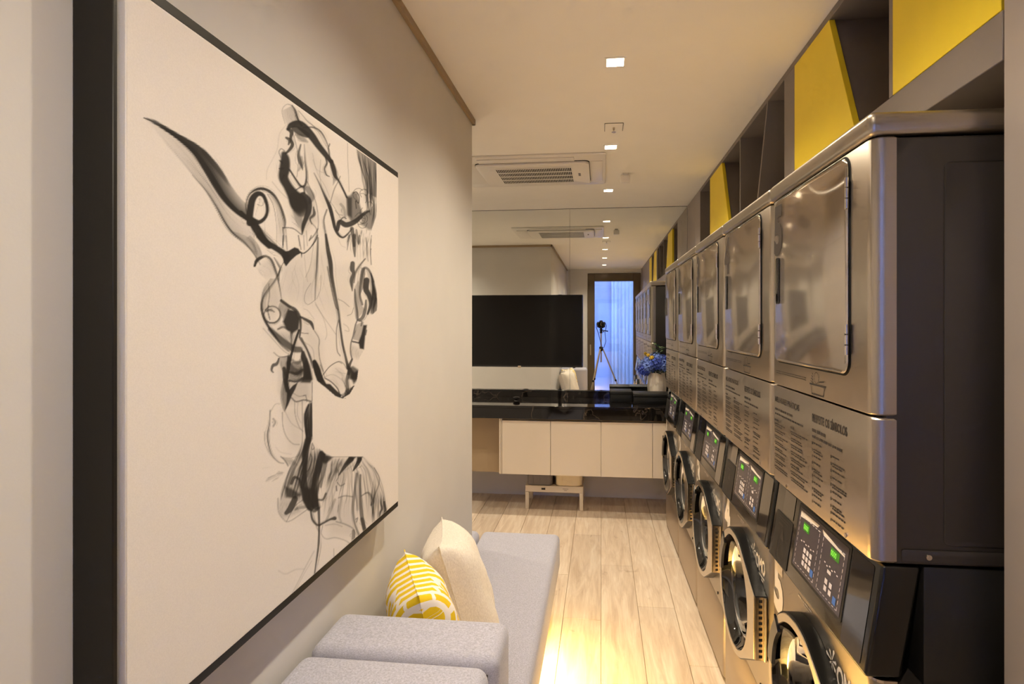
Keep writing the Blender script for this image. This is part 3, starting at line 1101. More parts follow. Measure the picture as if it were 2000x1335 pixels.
    def strands(z, A, B, n, a, w, jit=10):
        A, B = np.array(A, float), np.array(B, float)
        m = 7
        def rs(P):
            s = np.linspace(0, 1, len(P))
            u = np.linspace(0, 1, m)
            return np.stack([np.interp(u, s, P[:, 0]), np.interp(u, s, P[:, 1])], 1)
        A, B = rs(A), rs(B)
        for i in range(n):
            f = (i + rg.uniform(-.3, .3)) / max(1, n - 1)
            f = min(1, max(0, f))
            P = A * (1 - f) + B * f + np.cumsum(rg.normal(0, jit * 0.5, (m, 2)), 0) * np.array([1, .35])
            lo, hi = sorted(rg.choice(np.arange(m + 1), 2, replace=False)) if rg.rand() < .6 else (0, m)
            if hi - lo < 3:
                lo, hi = 0, m
            stroke(z, P[lo:hi], [w * rg.uniform(.4, 1.7) for _ in range(hi - lo)], a * rg.uniform(.4, 1.4), None, (.25, .3), False)

    # ---- the long wing of smoke on the left
    low = [(98, 159), (150, 185), (220, 228), (320, 298), (410, 380), (480, 480), (540, 580), (600, 670), (680, 750), (770, 806)]
    upp = [(98, 156), (160, 172), (230, 210), (320, 262), (430, 325), (510, 395), (580, 480), (640, 580), (700, 660), (760, 715)]
    sheet('E', low, upp, [.75, .95, .97, .97, .97, .97, .95, .92], [.5, .92, .93, .9, .75, .5, .3, .25])
    stroke('E', [(p[0] + 5, p[1] - 3) for p in low[2:]], [10, 16, 24, 32, 34, 30, 24, 20], .9)
    stroke('E', low, [3, 6, 8, 9, 10, 10, 9, 9, 9, 9], .85)
    stroke('E', [(455, 350), (520, 430), (590, 520), (640, 600)], [24, 26, 18, 6], .55, 3, (.1, .3))
    sheet('E', low, [(105, 165), (170, 235), (250, 340), (330, 430), (410, 525), (480, 610), (545, 705), (600, 800), (650, 880), (800, 1010)], [.05, .1, .16, .14, .1, .08, .07, .05], [.02, .05, .1, .2, .3, .34, .3, .2])
    stroke('E', [(400, 515), (480, 605), (545, 705), (600, 805), (650, 872), (720, 930), (780, 1000), (822, 1070)], [5, 8, 9, 10, 10, 7, 6, 5], [.25, .45, .6, .75, .75, .55, .45, .4])
    sheet('E', [(640, 860), (720, 930), (790, 1020), (800, 1060)], [(690, 875), (760, 910), (820, 975), (835, 1020)], .3, .12)
    # ---- curl
    stroke('A', [(80, 1130), (85, 1030), (105, 920), (150, 868), (200, 880), (232, 950), (240, 1020), (220, 1080), (170, 1120), (120, 1110)], [46, 52, 52, 40, 28, 24, 22, 24, 30, 40], .96)
    stroke('A', [(62, 1070), (48, 980), (75, 880), (140, 828), (215, 825), (290, 870), (345, 950), (380, 1040), (400, 1120), (390, 1180)], [7, 8, 10, 18, 22, 20, 16, 18, 16, 7], [.6, .7, .8, .9, .9, .85, .75, .7, .55, .4])
    sheet('A', [(230, 860), (300, 960), (330, 1100), (330, 1300)], [(290, 875), (375, 1020), (405, 1150), (420, 1300)], [.05, .08, .1, .05], [.3, .35, .3, .1])
    stroke('A', [(240, 870), (290, 960), (315, 1080), (325, 1200), (320, 1320)], 5, [.5, .5, .4, .3, .25])
    stroke('A', [(225, 980), (215, 1150), (235, 1330)], 4, .2)
    stroke('A', [(380, 1170), (385, 1250), (380, 1330)], [9, 10, 9], .55)
    stroke('A', [(150, 960), (190, 975), (215, 930)], 5, .35)
    stroke('A', [(0, 1040), (60, 1090), (120, 1130)], [40, 34, 40], .95)
    stroke('A', [(100, 1110), (145, 1185), (195, 1265), (260, 1335)], [60, 64, 58, 46], .97)
    stroke('A', [(150, 1150), (220, 1230), (330, 1335)], [20, 16, 10], .5)
    stroke('B', [(130, 0), (190, 60), (270, 110), (340, 155), (380, 200)], [56, 50, 44, 48, 60], .96)
    poly('B', [(340, 150), (400, 140), (455, 108), (490, 120), (515, 160), (470, 185), (420, 230), (375, 285), (352, 250)], .96)
    stroke('B', [(500, 150), (540, 163), (590, 125), (640, 60), (668, -5)], [12, 10, 8, 8, 8], .85)
    stroke('B', [(518, 160), (520, 205)], [10, 3], .8)
    # ---- finger and head band
    stroke('A', [(400, 235), (375, 150), (380, 95), (420, 63), (465, 75)], 6, [.3, .28, .3, .35, .45])
    stroke('A', [(462, 72), (492, 120), (515, 195), (550, 255)], [10, 14, 16, 14], [.5, .75, .8, .8])
    sheet('A', [(378, 120), (390, 180), (425, 255)], [(465, 75), (505, 170), (535, 240)], .16, .3)
    stroke('A', [(425, 285), (455, 250), (515, 240), (565, 272), (640, 350), (700, 435), (760, 510), (815, 580)], [24, 40, 56, 66, 56, 46, 40, 30], .93)
    stroke('A', [(480, 280), (540, 310), (600, 340)], [40, 56, 40], .8)
    stroke('A', [(500, 330), (550, 370), (600, 400)], [14, 40, 8], .4, 5)
    stroke('A', [(815, 575), (838, 650), (852, 710), (885, 755), (925, 835), (955, 900)], [30, 34, 24, 12, 13, 14], .9)
    sheet('A', [(800, 600), (830, 720), (830, 790)], [(850, 600), (880, 700), (850, 760)], .4, .15)
    poly('A', [(950, 890), (985, 880), (1010, 850), (1050, 860), (1070, 960), (1100, 1050), (1040, 1120), (990, 1110), (955, 1050)], .62, 3)
    poly('A', [(955, 900), (1000, 900), (1000, 1080), (965, 1060)], .7, 3)
    stroke('A', [(1010, 860), (1040, 850), (1065, 890), (1060, 950), (1035, 930), (1040, 1000)], 7, .75)
    stroke('A', [(870, 1190), (890, 1120), (950, 1145), (1030, 1115), (1110, 1045), (1160, 1020)], [26, 34, 40, 36, 22, 10], .88)
    stroke('A', [(880, 1130), (920, 1080), (950, 1090)], [8, 9, 8], .7)
    stroke('A', [(660, 680), (705, 770), (750, 870), (800, 985), (830, 1100), (848, 1175), (880, 1235), (920, 1258), (960, 1230), (1000, 1180)], [6, 10, 16, 26, 24, 22, 18, 14, 12, 8], [.45, .6, .8, .93, .93, .9, .9, .85, .8, .6])
    # ---- left drops and dark mass
    stroke('A', [(428, 285), (458, 315), (450, 370), (465, 425), (440, 470), (405, 505)], [20, 30, 20, 26, 22, 14], .85)
    stroke('A', [(410, 362), (440, 385), (430, 425)], [16, 24, 10], .8)
    stroke('A', [(360, 540), (345, 490), (365, 462), (395, 480)], 7, .5)
    stroke('A', [(390, 510), (400, 560), (395, 640), (385, 720), (425, 800), (475, 880), (520, 950), (545, 1020)], [40, 66, 78, 70, 66, 90, 130, 90], [.9, .93, .95, .95, .95, .96, .95, .6])
    stroke('A', [(348, 565), (375, 590)], [6, 16], .8)
    stroke('A', [(345, 640), (380, 640)], [6, 16], .8)
    stroke('A', [(368, 745), (390, 700)], [4, 16], .8)
    stroke('A', [(560, 880), (605, 930), (612, 1010), (590, 1080), (565, 1150), (552, 1232)], [50, 52, 44, 36, 28, 6], .9)
    stroke('A', [(600, 820), (640, 890), (620, 950)], [40, 44, 20], .5, 4)
    stroke('A', [(655, 985), (660, 1050), (625, 1090), (640, 1140)], [8, 22, 14, 6], .75)
    stroke('A', [(505, 1030), (530, 1120), (555, 1200)], [60, 44, 10], .32, 5)
    stroke('A', [(440, 650), (495, 735), (545, 800), (580, 785), (592, 700), (578, 560), (572, 420)], [13, 13, 15, 17, 14, 9, 6], [.85, .85, .85, .8, .7, .55, .35])
    stroke('A', [(500, 830), (560, 800), (575, 860)], [8, 12, 14], .7)
    stroke('A', [(540, 425), (520, 510), (530, 570), (550, 620), (558, 655)], [10, 20, 26, 16, 4], .7)
    stroke('A', [(470, 320), (500, 430), (520, 560), (505, 720)], 5, .45)
    stroke('A', [(545, 540), (548, 600), (520, 660)], [20, 24, 8], .35, 4)
    # ---- forehead
    stroke('A', [(520, 120), (560, 165), (610, 225), (670, 265)], 5, .45)
    stroke('A', [(560, 272), (650, 270), (715, 305), (765, 385), (795, 470), (805, 550)], [8, 10, 12, 10, 8, 6], [.6, .7, .65, .55, .5, .4])
    stroke('A', [(800, 420), (788, 470), (808, 560)], [10, 8, 6], .6)
    stroke('A', [(760, 540), (775, 590), (755, 640), (770, 695), (800, 712)], [5, 14, 11, 9, 5], .75)
    stroke('A', [(895, 710), (875, 760), (840, 830), (805, 950)], [8, 6, 8, 6], .45)
    stroke('A', [(962, 385), (963, 560), (970, 700), (975, 850)], 4, .35)
    sheet('A', [(1040, 440), (1060, 560), (1110, 690), (1140, 860)], [(1218, 570), (1218, 690), (1218, 790), (1218, 900)], [.45, .3, .2, .3], [.55, .6, .6, .6])
    strands('A', [(1040, 450), (1060, 560), (1100, 680), (1120, 800), (1120, 900), (1150, 1030)], [(1212, 570), (1214, 700), (1214, 850), (1214, 1000), (1205, 1100), (1180, 1190)], 26, .45, 8, 12)
    poly('A', [(1150, 1020), (1210, 960), (1222, 1080), (1190, 1190), (1150, 1190), (1080, 1140), (1100, 1060)], .55, 4)
    for k in range(12):
        cx_, cy_ = rg.uniform(1060, 1190), rg.uniform(850, 1160)
        r_ = rg.uniform(15, 55)
        t0 = rg.uniform(0, 6)
        stroke('A', [(cx_ + r_ * math.cos(t0 + q), cy_ + r_ * 1.1 * math.sin(t0 + q)) for q in np.linspace(0, rg.uniform(2, 5), 6)], 5, .5)
    stroke('A', [(1000, 1180), (1012, 1260), (1020, 1335)], [30, 24, 20], .7)
    stroke('A', [(1040, 1190), (1060, 1310)], [12, 18], .5)
    stroke('A', [(985, 1230), (960, 1300)], [12, 6], .5)
    strands('A', [(1020, 1180), (1030, 1335)], [(1190, 1190), (1168, 1335)], 12, .3, 6, 6)
    stroke('A', [(380, 1170), (470, 1178), (545, 1232)], [8, 7, 6], .65)
    for P, w_, a_ in (([(720, 560), (712, 700), (735, 850)], 5, .25), ([(645, 500), (680, 640), (745, 678)], 4, .2), ([(590, 740), (640, 850), (680, 960), (698, 1100), (690, 1200), (650, 1320)], 7, .4),
                      ([(775, 1010), (748, 1100), (760, 1210), (785, 1335)], 12, .55), ([(650, 560), (700, 700), (760, 800), (800, 900)], 4, .2), ([(620, 1280), (660, 1240), (695, 1180)], 10, .5),
                      ([(640, 1130), (680, 1180), (690, 1260), (640, 1330)], 9, .35), ([(410, 245), (350, 330), (330, 460), (285, 560), (240, 650), (232, 740)], 7, .12), ([(285, 760), (350, 840), (420, 905), (440, 880)], 7, .18),
                      ([(850, 1015), (880, 1050), (920, 1060)], 5, .4), ([(800, 930), (850, 1000), (900, 1090)], 5, .3), ([(900, 960), (930, 1000), (940, 1070)], 20, .3), ([(520, 1240), (530, 1335)], 6, .4), ([(590, 1200), (600, 1335)], 6, .3)):
        stroke('A', P, w_, a_)
    # ---- middle of the face
    stroke('B', [(83, 282), (100, 235), (140, 205), (190, 192), (240, 230), (280, 330), (305, 430), (322, 520), (335, 610)], [16, 24, 24, 18, 18, 14, 11, 10, 8], [.95, .9, .85, .7, .75, .75, .65, .5, .35])
    sheet('B', [(0, 30), (60, 100), (90, 200), (85, 280)], [(40, 0), (120, 90), (155, 190), (160, 205)], .1, .3)
    sheet('B', [(90, 290), (150, 370), (210, 430)], [(190, 200), (250, 270), (280, 380)], .06, .14)
    stroke('B', [(265, 205), (300, 270), (320, 310), (300, 380)], [8, 10, 14, 8], .6)
    stroke('B', [(350, 250), (315, 330), (310, 420)], [5, 8, 6], .6)
    stroke('B', [(322, 310), (270, 420), (200, 510), (155, 590), (147, 680), (170, 770), (220, 860), (270, 930), (330, 1010), (400, 1075)], [10, 14, 12, 12, 16, 18, 20, 18, 14, 12], [.6, .5, .5, .7, .85, .88, .85, .75, .55, .5])
    sheet('B', [(300, 400), (230, 500), (190, 600), (190, 700)], [(230, 400), (165, 500), (142, 600), (145, 690)], .12, .3)
    stroke('B', [(215, 450), (220, 560), (205, 660)], 7, .45)
    stroke('B', [(245 + 76 * math.cos(q), 735 + 78 * math.sin(q)) for q in np.linspace(-2.6, 3.5, 12)], [8, 8, 7, 7, 8, 10, 13, 15, 14, 12, 10, 8], .75)
    stroke('B', [(212, 650), (205, 700), (225, 780)], 9, .6)
    stroke('B', [(190, 700), (230, 690), (270, 712)], [20, 16, 6], .6)
    stroke('B', [(225, 870), (300, 945), (380, 1010), (450, 1055), (505, 1060)], [30, 46, 50, 48, 44], .72, 4)
    stroke('B', [(160, 860), (250, 960), (340, 1060), (410, 1110)], 7, .3)
    poly('B', [(395, 685), (470, 700), (502, 770), (492, 870), (430, 912), (375, 865), (345, 800)], .93, 3)
    stroke('B', [(300, 870), (350, 850), (400, 880)], [14, 18, 14], .6)
    stroke('B', [(330, 605), (400, 655), (460, 690), (502, 755), (512, 850), (500, 950)], [22, 22, 26, 20, 16, 12], .82)
    sheet('B', [(340, 590), (305, 670), (330, 740)], [(420, 655), (390, 715), (350, 780)], [.15, .35, .3], [.5, .45, .3])
    stroke('B', [(425, 910), (425, 980), (430, 1060)], [22, 8, 8], .6)
    stroke('B', [(495, 880), (452, 1010), (420, 1125), (400, 1240), (385, 1340)], [16, 19, 19, 18, 17], .93)
    poly('B', [(520, 1060), (545, 1075), (575, 1150), (600, 1240), (615, 1340), (560, 1340), (530, 1340), (540, 1230), (510, 1130)], .93, 2)
    stroke('B', [(515, 960), (575, 1070), (615, 1170), (642, 1250)], [24, 12, 9, 8], .7)
    sheet('B', [(520, 970), (580, 1100), (620, 1240)], [(560, 1030), (610, 1120), (640, 1230)], .4, .2)
    stroke('B', [(258, 1085), (310, 1125), (370, 1125), (415, 1110)], [5, 8, 10, 6], .5)
    stroke('B', [(310, 1140), (290, 1190), (255, 1205), (240, 1250), (258, 1275)], [10, 22, 22, 16, 8], .75)
    stroke('B', [(400, 1190), (440, 1250), (505, 1272), (535, 1235)], [40, 50, 48, 40], .6, 6)
    stroke('B', [(420, 1150), (480, 1185), (525, 1145)], [18, 26, 20], .45, 4)
    sheet('B', [(300, 1140), (330, 1230), (380, 1330)], [(410, 1110), (400, 1200), (390, 1300)], .25, .45)
    stroke('B', [(745, -10), (765, 130), (788, 250), (800, 380), (830, 540), (862, 700), (880, 850), (900, 1000), (930, 1130), (955, 1240)], [18, 30, 34, 28, 22, 18, 16, 18, 18, 24], [.75, .85, .88, .85, .75, .7, .7, .7, .75, .9])
    stroke('B', [(760, 290), (795, 480), (835, 650), (860, 690)], 10, .5)
    stroke('B', [(865, 785), (845, 880), (850, 1060), (880, 1120)], 8, .5)
    stroke('B', [(870, 790), (895, 950), (915, 1090)], 8, .5)
    stroke('B', [(672, 20), (668, 150), (660, 300), (650, 450), (645, 600)], [13, 16, 15, 12, 8], [.55, .65, .6, .5, .4])
    for P, w_, a_ in (([(645, 600), (580, 640), (545, 600), (560, 520), (608, 440)], 5, .35), ([(700, 370), (695, 500), (660, 590)], 5, .3), ([(632, 80), (600, 280), (555, 390)], 6, .22), ([(545, 180), (560, 330), (575, 430)], 5, .18), ([(645, 620), (700, 720), (770, 820), (840, 920)], 6, .22),
                      ([(650, 640), (720, 760), (755, 900), (740, 970)], 6, .18), ([(540, 680), (580, 700), (640, 780)], 5, .2), ([(520, 905), (585, 912)], 6, .6), ([(630, 870), (682, 960), (680, 1050), (690, 1150), (722, 1260)], 8, .45), ([(530, 980), (620, 1050), (640, 1180)], 5, .25),
                      ([(720, 1290), (790, 1210), (865, 1172), (910, 1190), (940, 1240)], 6, .45), ([(860, 590), (910, 615), (965, 662)], 5, .4), ([(945, 745), (985, 725), (1005, 670)], 5, .4), ([(910, 820), (950, 850), (960, 890), (920, 880)], 6, .22), ([(1165, 125), (1188, 124)], 7, .55),
                      ([(350, 0), (345, 110)], 12, .5), ([(375, 0), (385, 130)], 9, .45), ([(490, 0), (515, 130)], 9, .45), ([(540, 0), (545, 130)], 7, .35), ([(610, 0), (590, 50)], 9, .5), ([(860, 20), (890, 90), (930, 110)], 5, .15)):
        stroke('B', P, w_, a_)
    sheet('B', [(670, 30), (610, 250), (540, 450), (520, 750)], [(750, 0), (780, 300), (840, 640), (870, 850)], .07, .09)
    sheet('B', [(350, 260), (330, 450), (350, 600)], [(520, 200), (540, 400), (520, 650)], .05, .04)
    stroke('B', [(510, 755), (575, 790), (610, 815), (632, 870)], [14, 24, 26, 10], .85)
    stroke('B', [(640, 1170), (660, 1230), (692, 1340)], [26, 48, 50], .95)
    # ---- eye, nose, lips
    stroke('B', [(995, 258), (992, 310), (1002, 350), (985, 420), (992, 515)], [34, 38, 24, 28, 5], .78)
    stroke('B', [(1112, 215), (1060, 280), (1020, 350), (1008, 440)], [10, 14, 14, 8], .62)
    stroke('B', [(1085, 640), (1062, 540), (1075, 400), (1102, 305), (1150, 325), (1192, 430)], [16, 16, 22, 20, 16, 12], .6)
    sheet('B', [(1075, 300), (1065, 420), (1062, 560)], [(1110, 300), (1105, 420), (1095, 480)], .35, .5)
    stroke('B', [(1125, 415), (1120, 500), (1150, 560), (1162, 640), (1135, 730)], [44, 44, 36, 24, 14], .88)
    sheet('B', [(1120, 310), (1150, 450), (1160, 600)], [(1170, 350), (1200, 450), (1215, 600)], .15, .4)
    strands('B', [(1160, 340), (1180, 470), (1170, 600), (1165, 720)], [(1185, 370), (1215, 560), (1222, 640), (1205, 740)], 12, .65, 9, 5)
    poly('B', [(1170, 560), (1222, 580), (1222, 690), (1190, 742), (1160, 720)], .6, 3)
    stroke('B', [(1015, 500), (1020, 600), (1035, 700), (1045, 775), (1085, 765), (1112, 690), (1120, 600)], [10, 18, 20, 16, 26, 24, 12], .65)
    sheet('B', [(1015, 480), (1020, 600), (1045, 770)], [(1050, 420), (1070, 620), (1110, 690)], .25, .3)
    stroke('B', [(1042, 780), (1020, 835), (1000, 930), (980, 1000), (975, 1080), (990, 1150)], 10, .6)
    poly('B', [(1095, 832), (1128, 832), (1112, 930), (1100, 1058), (1062, 1050), (1050, 990), (1075, 920)], .95, 2)
    stroke('B', [(1125, 880), (1115, 925)], 10, .6)
    stroke('B', [(995, 985), (1055, 998)], 11, .85)
    sheet('B', [(1025, 830), (1000, 965)], [(1100, 800), (1055, 980)], .3, .3)
    sheet('B', [(985, 1000), (980, 1140)], [(1100, 1060), (1045, 1165)], .14, .1)
    stroke('B', [(1050, 790), (1080, 800), (1075, 840)], 12, .5)
    stroke('B', [(990, 1150), (965, 1210), (955, 1290)], [14, 20, 18], .78)
    poly('B', [(1044, 1245), (1000, 1215), (965, 1220), (950, 1335), (1044, 1335)], .7, 3)
    poly('B', [(1044, 1260), (1000, 1280), (980, 1335), (1044, 1335)], .7, 3)
    stroke('B', [(1172, 0), (1160, 120), (1168, 270)], 9, .45)
    stroke('B', [(1120, 20), (1130, 150), (1140, 240)], 6, .4)
    stroke('B', [(1010, 0), (1010, 100), (1016, 195)], [30, 28, 10], .65)
    stroke('B', [(962, 0), (944, 135)], [16, 5], .5)
    stroke('B', [(1060, 0), (1052, 85)], [14, 8], .5)
    strands('B', [(1030, 0), (1040, 240)], [(1165, 0), (1165, 240)], 8, .28, 6, 5)
    # ---- chin and jaw
    poly('C', [(632, 232), (690, 236), (745, 292), (792, 335), (792, 369), (740, 352), (690, 312), (640, 262)], .94, 1.2)
    stroke('C', [(640, 180), (705, 220), (760, 280), (785, 345)], 9, .75)
    stroke('C', [(545, 30), (570, 120), (600, 190), (634, 240)], [30, 48, 46, 34], .95)
    stroke('C', [(838, 345), (852, 280), (848, 190), (875, 100)], [26, 28, 24, 30], .65)
    poly('C', [(880, 90), (920, 130), (950, 110), (938, 205), (910, 235), (880, 170)], .85, 3)
    stroke('C', [(912, 262), (880, 300), (840, 352), (795, 366)], [20, 22, 20, 12], .85)
    poly('C', [(800, 340), (850, 280), (905, 260), (870, 335), (830, 367), (795, 369)], .45, 2)
    strands('C', [(780, 330), (830, 366)], [(860, 270), (880, 320)], 6, .6, 7, 5)
    for P, w_, a_ in (([(800, 180), (825, 235), (850, 300)], 5, .35), ([(620, 160), (680, 80), (760, 30), (800, 45)], 7, .4), ([(630, 170), (720, 150), (800, 200), (835, 260)], 5, .25), ([(740, 90), (790, 130), (840, 140)], 5, .2), ([(600, 60), (625, 120), (640, 175)], 6, .45)):
        stroke('C', P, w_, a_)
    sheet('C', [(640, 180), (720, 220), (800, 330)], [(720, 60), (820, 120), (850, 280)], .07, .08)
    # ---- neck
    stroke('C', [(262, 90), (270, 190), (292, 300)], [26, 32, 30], .85)
    stroke('C', [(305, -10), (295, 100), (285, 200), (300, 300), (315, 350)], [24, 24, 26, 26, 14], .88)
    poly('C', [(290, 310), (345, 250), (390, 220), (365, 285), (335, 340), (300, 430), (266, 495), (285, 400)], .93, 1.5)
    sheet('C', [(255, 180), (228, 330), (240, 430), (262, 492)], [(285, 220), (300, 330), (300, 390), (280, 460)], .35, .55)
    poly('C', [(440, 60), (472, -5), (500, 60), (528, 190), (505, 225), (415, 222), (455, 150)], .88, 3)
    stroke('C', [(310, 125), (375, 140), (435, 105)], [18, 22, 22], .75)
    stroke('C', [(310, 205), (380, 212), (440, 185)], [16, 18, 26], .8)
    sheet('C', [(310, 40), (310, 200)], [(420, 20), (430, 200)], .35, .45)
    stroke('C', [(523, 220), (524, 330), (520, 410)], 7, .5)
    stroke('C', [(330, 365), (375, 400), (450, 385), (512, 398)], [9, 11, 11, 12], .62)
    stroke('C', [(440, 345), (462, 345), (475, 400)], 7, .5)
    stroke('C', [(345, 320), (400, 350), (470, 340)], 6, .35)
    poly('C', [(500, 405), (521, 410), (521, 690), (526, 745), (495, 800), (462, 905), (430, 920), (450, 780), (470, 700), (448, 600), (446, 520), (468, 450)], .62, 2.5)
    strands('C', [(470, 450), (455, 600), (470, 760), (435, 900)], [(518, 420), (518, 600), (518, 730), (470, 880)], 12, .6, 12, 4)
    stroke('C', [(490, 430), (455, 540), (470, 700), (480, 780)], [14, 14, 18, 20], .8)
    stroke('C', [(515, 420), (516, 560), (518, 720)], [12, 14, 12], .85)
    for P, w_, a_ in (([(245, 500), (250, 620), (280, 720), (340, 790), (405, 800)], 7, .35), ([(360, 400), (365, 520), (400, 630), (440, 680)], 7, .32), ([(430, 400), (432, 600), (430, 780), (400, 900)], 7, .38), ([(270, 490), (330, 600), (420, 660)], 5, .25), ([(390, 410), (385, 520), (420, 600)], 5, .25),
                      ([(132, 480), (125, 600), (108, 710), (120, 820), (150, 900), (210, 962), (262, 975)], [8, 9, 16, 12, 9, 7, 5], .55), ([(138, 490), (180, 425), (225, 420)], 9, .18), ([(160, 560), (180, 590), (160, 630)], 16, .35), ([(80, 680), (85, 790), (130, 880), (180, 940)], 7, .22), ([(180, 820), (230, 870), (330, 890)], 5, .15),
                      ([(100, 1130), (180, 1080), (260, 1060)], 8, .18), ([(60, 1020), (140, 1010)], 8, .06), ([(230, 910), (270, 948), (300, 1000)], 8, .55), ([(240, 920), (330, 925), (400, 900)], 5, .3)):
        stroke('C', P, w_, a_)
    sheet('C', [(235, 912), (300, 1000)], [(330, 925), (400, 1000)], .22, .22)
    # ---- shoulder
    strands('D', [(300, 0), (250, 130), (190, 230), (135, 360), (105, 480)], [(430, 70), (455, 180), (440, 300), (425, 420), (420, 540)], 44, .42, 10, 9)
    sheet('D', [(280, 60), (190, 230), (125, 400), (110, 540)], [(440, 100), (445, 260), (430, 400), (420, 540)], .22, .26)
    stroke('D', [(340, 0), (315, 110), (312, 240), (310, 360), (330, 470), (360, 545)], [44, 42, 30, 46, 60, 50], .84)
    stroke('D', [(455, 110), (425, 220), (392, 335), (392, 440), (402, 540)], [48, 50, 40, 46, 46], .84)
    stroke('D', [(490, 145), (465, 260), (445, 380)], [30, 24, 12], .55)
    poly('D', [(300, 375), (400, 400), (440, 540), (345, 555), (300, 490)], .78, 4)
    stroke('D', [(205, 350), (230, 300), (270, 320), (285, 385)], [18, 20, 18, 14], .75)
    poly('D', [(152, 372), (205, 388), (285, 440), (240, 472), (160, 462)], .78, 4)
    stroke('D', [(235, 475), (195, 555), (160, 592)], [40, 40, 24], .78)
    stroke('D', [(95, 470), (100, 580), (150, 650), (190, 656), (262, 612), (335, 560)], 7, .32)
    sheet('D', [(95, 470), (110, 600), (165, 655)], [(240, 480), (260, 560), (300, 580)], .14, .2)
    stroke('D', [(235, 560), (280, 545), (335, 540)], [12, 22, 16], .4)
    stroke('D', [(165, 660), (230, 540), (300, 480)], 5, .4)
    stroke('D', [(340, 548), (392, 575), (432, 545)], 16, .7)
    poly('D', [(432, 72), (490, 115), (545, 133), (520, 160), (480, 190), (450, 170)], .85, 3)
    stroke('D', [(375, 20), (390, 60), (372, 70), (372, 25)], 7, .5)
    stroke('D', [(360, 110), (375, 150), (350, 230), (320, 260)], 8, .5)
    poly('D', [(680, 131), (735, 131), (700, 165), (665, 190), (640, 200)], .9, 2)
    stroke('D', [(690, 150), (655, 190), (612, 250), (590, 285)], [40, 30, 14, 5], .85)
    poly('D', [(740, 131), (785, 131), (765, 175), (735, 190)], .9, 2)
    stroke('D', [(765, 150), (740, 195), (706, 248)], [26, 24, 6], .88)
    stroke('D', [(540, 133), (650, 131), (785, 132)], 4, .5)
    stroke('D', [(785, 132), (830, 170), (885, 230), (930, 320), (962, 450), (970, 600)], [5, 3, 4, 5, 6, 10], [.4, .15, .25, .25, .4, .7])
    strands('D', [(560, 140), (545, 300), (490, 460), (470, 640)], [(800, 140), (890, 240), (950, 440), (962, 600)], 40, .2, 6, 14)
    strands('D', [(540, 140), (520, 260), (470, 400)], [(640, 140), (600, 220), (560, 300)], 14, .34, 9, 8)
    stroke('D', [(738, 270), (722, 400), (706, 560), (720, 670), (765, 795)], [16, 17, 13, 13, 18], .5)
    stroke('D', [(768, 280), (766, 450), (776, 600), (805, 745)], [13, 13, 24, 24], .6)
    stroke('D', [(780, 640), (800, 720)], [24, 26], .6, 4)
    stroke('D', [(745, 260), (755, 400), (745, 560)], 20, .22, 6)
    stroke('D', [(880, 222), (922, 320), (882, 450), (850, 525)], 8, .4)
    strands('D', [(880, 300), (860, 500), (860, 690)], [(958, 460), (966, 570), (935, 640)], 16, .42, 8, 8)
    stroke('D', [(962, 500), (968, 560), (955, 620)], 14, .75)
    stroke('D', [(775, 450), (830, 425), (872, 490), (855, 530)], [6, 12, 16, 8], .5)
    stroke('D', [(730, 640), (745, 630), (735, 665)], 7, .5)
    for P, w_, a_ in (([(578, 340), (605, 368), (640, 350)], 7, .5), ([(570, 370), (575, 410)], 8, .6), ([(590, 465), (640, 450), (705, 457)], 9, .4), ([(560, 480), (520, 580), (490, 650)], 16, .25), ([(610, 470), (595, 600), (610, 660)], 14, .2), ([(420, 480), (462, 480), (487, 430)], 14, .65), ([(585, 240), (590, 290), (570, 330)], 6, .4),
                      ([(460, 690), (450, 760), (490, 800), (560, 790), (640, 812), (700, 850)], 7, .28), ([(570, 660), (640, 680), (712, 722), (720, 790)], 9, .38), ([(710, 735), (708, 795)], 20, .5), ([(480, 690), (560, 680), (620, 700)], 7, .22), ([(550, 880), (552, 965)], 5, .3), ([(700, 800), (690, 860)], 8, .3),
                      ([(390, 900), (330, 1010), (260, 1150), (205, 1260)], 9, .14), ([(370, 980), (300, 1100), (230, 1240)], 6, .12), ([(100, 1060), (160, 1085), (240, 1050), (310, 1045)], 9, .12), ([(0, 330), (60, 300), (130, 270)], 14, .12), ([(90, 265), (130, 258)], 12, .18)):
        stroke('D', P, w_, a_)
    stroke('D', [(362, 575), (378, 645), (420, 688), (462, 672), (520, 642), (560, 632)], [11, 15, 14, 12, 13, 26], .8)
    stroke('D', [(428, 555), (431, 700), (426, 850), (406, 1000), (386, 1135)], [18, 14, 13, 9, 8], .75)
    stroke('D', [(380, 590), (410, 700), (430, 740)], 10, .25)
    for z_, P_, a_ in (('A', [(600, 420), (720, 560), (800, 760), (860, 960), (760, 980), (680, 760), (600, 560)], .10), ('A', [(470, 900), (640, 900), (680, 1100), (560, 1230), (480, 1080)], .2), ('A', [(860, 900), (960, 900), (980, 1100), (880, 1120)], .16),
                       ('B', [(330, 200), (520, 180), (640, 120), (640, 560), (520, 660), (380, 640)], .07), ('B', [(180, 450), (300, 430), (340, 620), (250, 760), (150, 680)], .14), ('B', [(260, 900), (480, 900), (500, 1060), (400, 1060)], .22),
                       ('B', [(780, 300), (960, 260), (1000, 560), (960, 760), (860, 700)], .06), ('B', [(520, 760), (700, 960), (720, 1250), (640, 1200), (540, 960)], .1), ('C', [(240, 60), (500, 60), (520, 380), (300, 420), (230, 300)], .2), ('C', [(250, 480), (430, 420), (440, 860), (330, 820)], .08),
                       ('D', [(460, 160), (700, 150), (640, 340), (500, 460)], .16), ('D', [(480, 460), (700, 460), (740, 780), (520, 780)], .1), ('D', [(790, 160), (900, 260), (965, 500), (900, 660), (800, 640)], .12)):
        poly(z_, P_, a_, 14)
    D[...] = 1 - (1 - D) ** 1.4
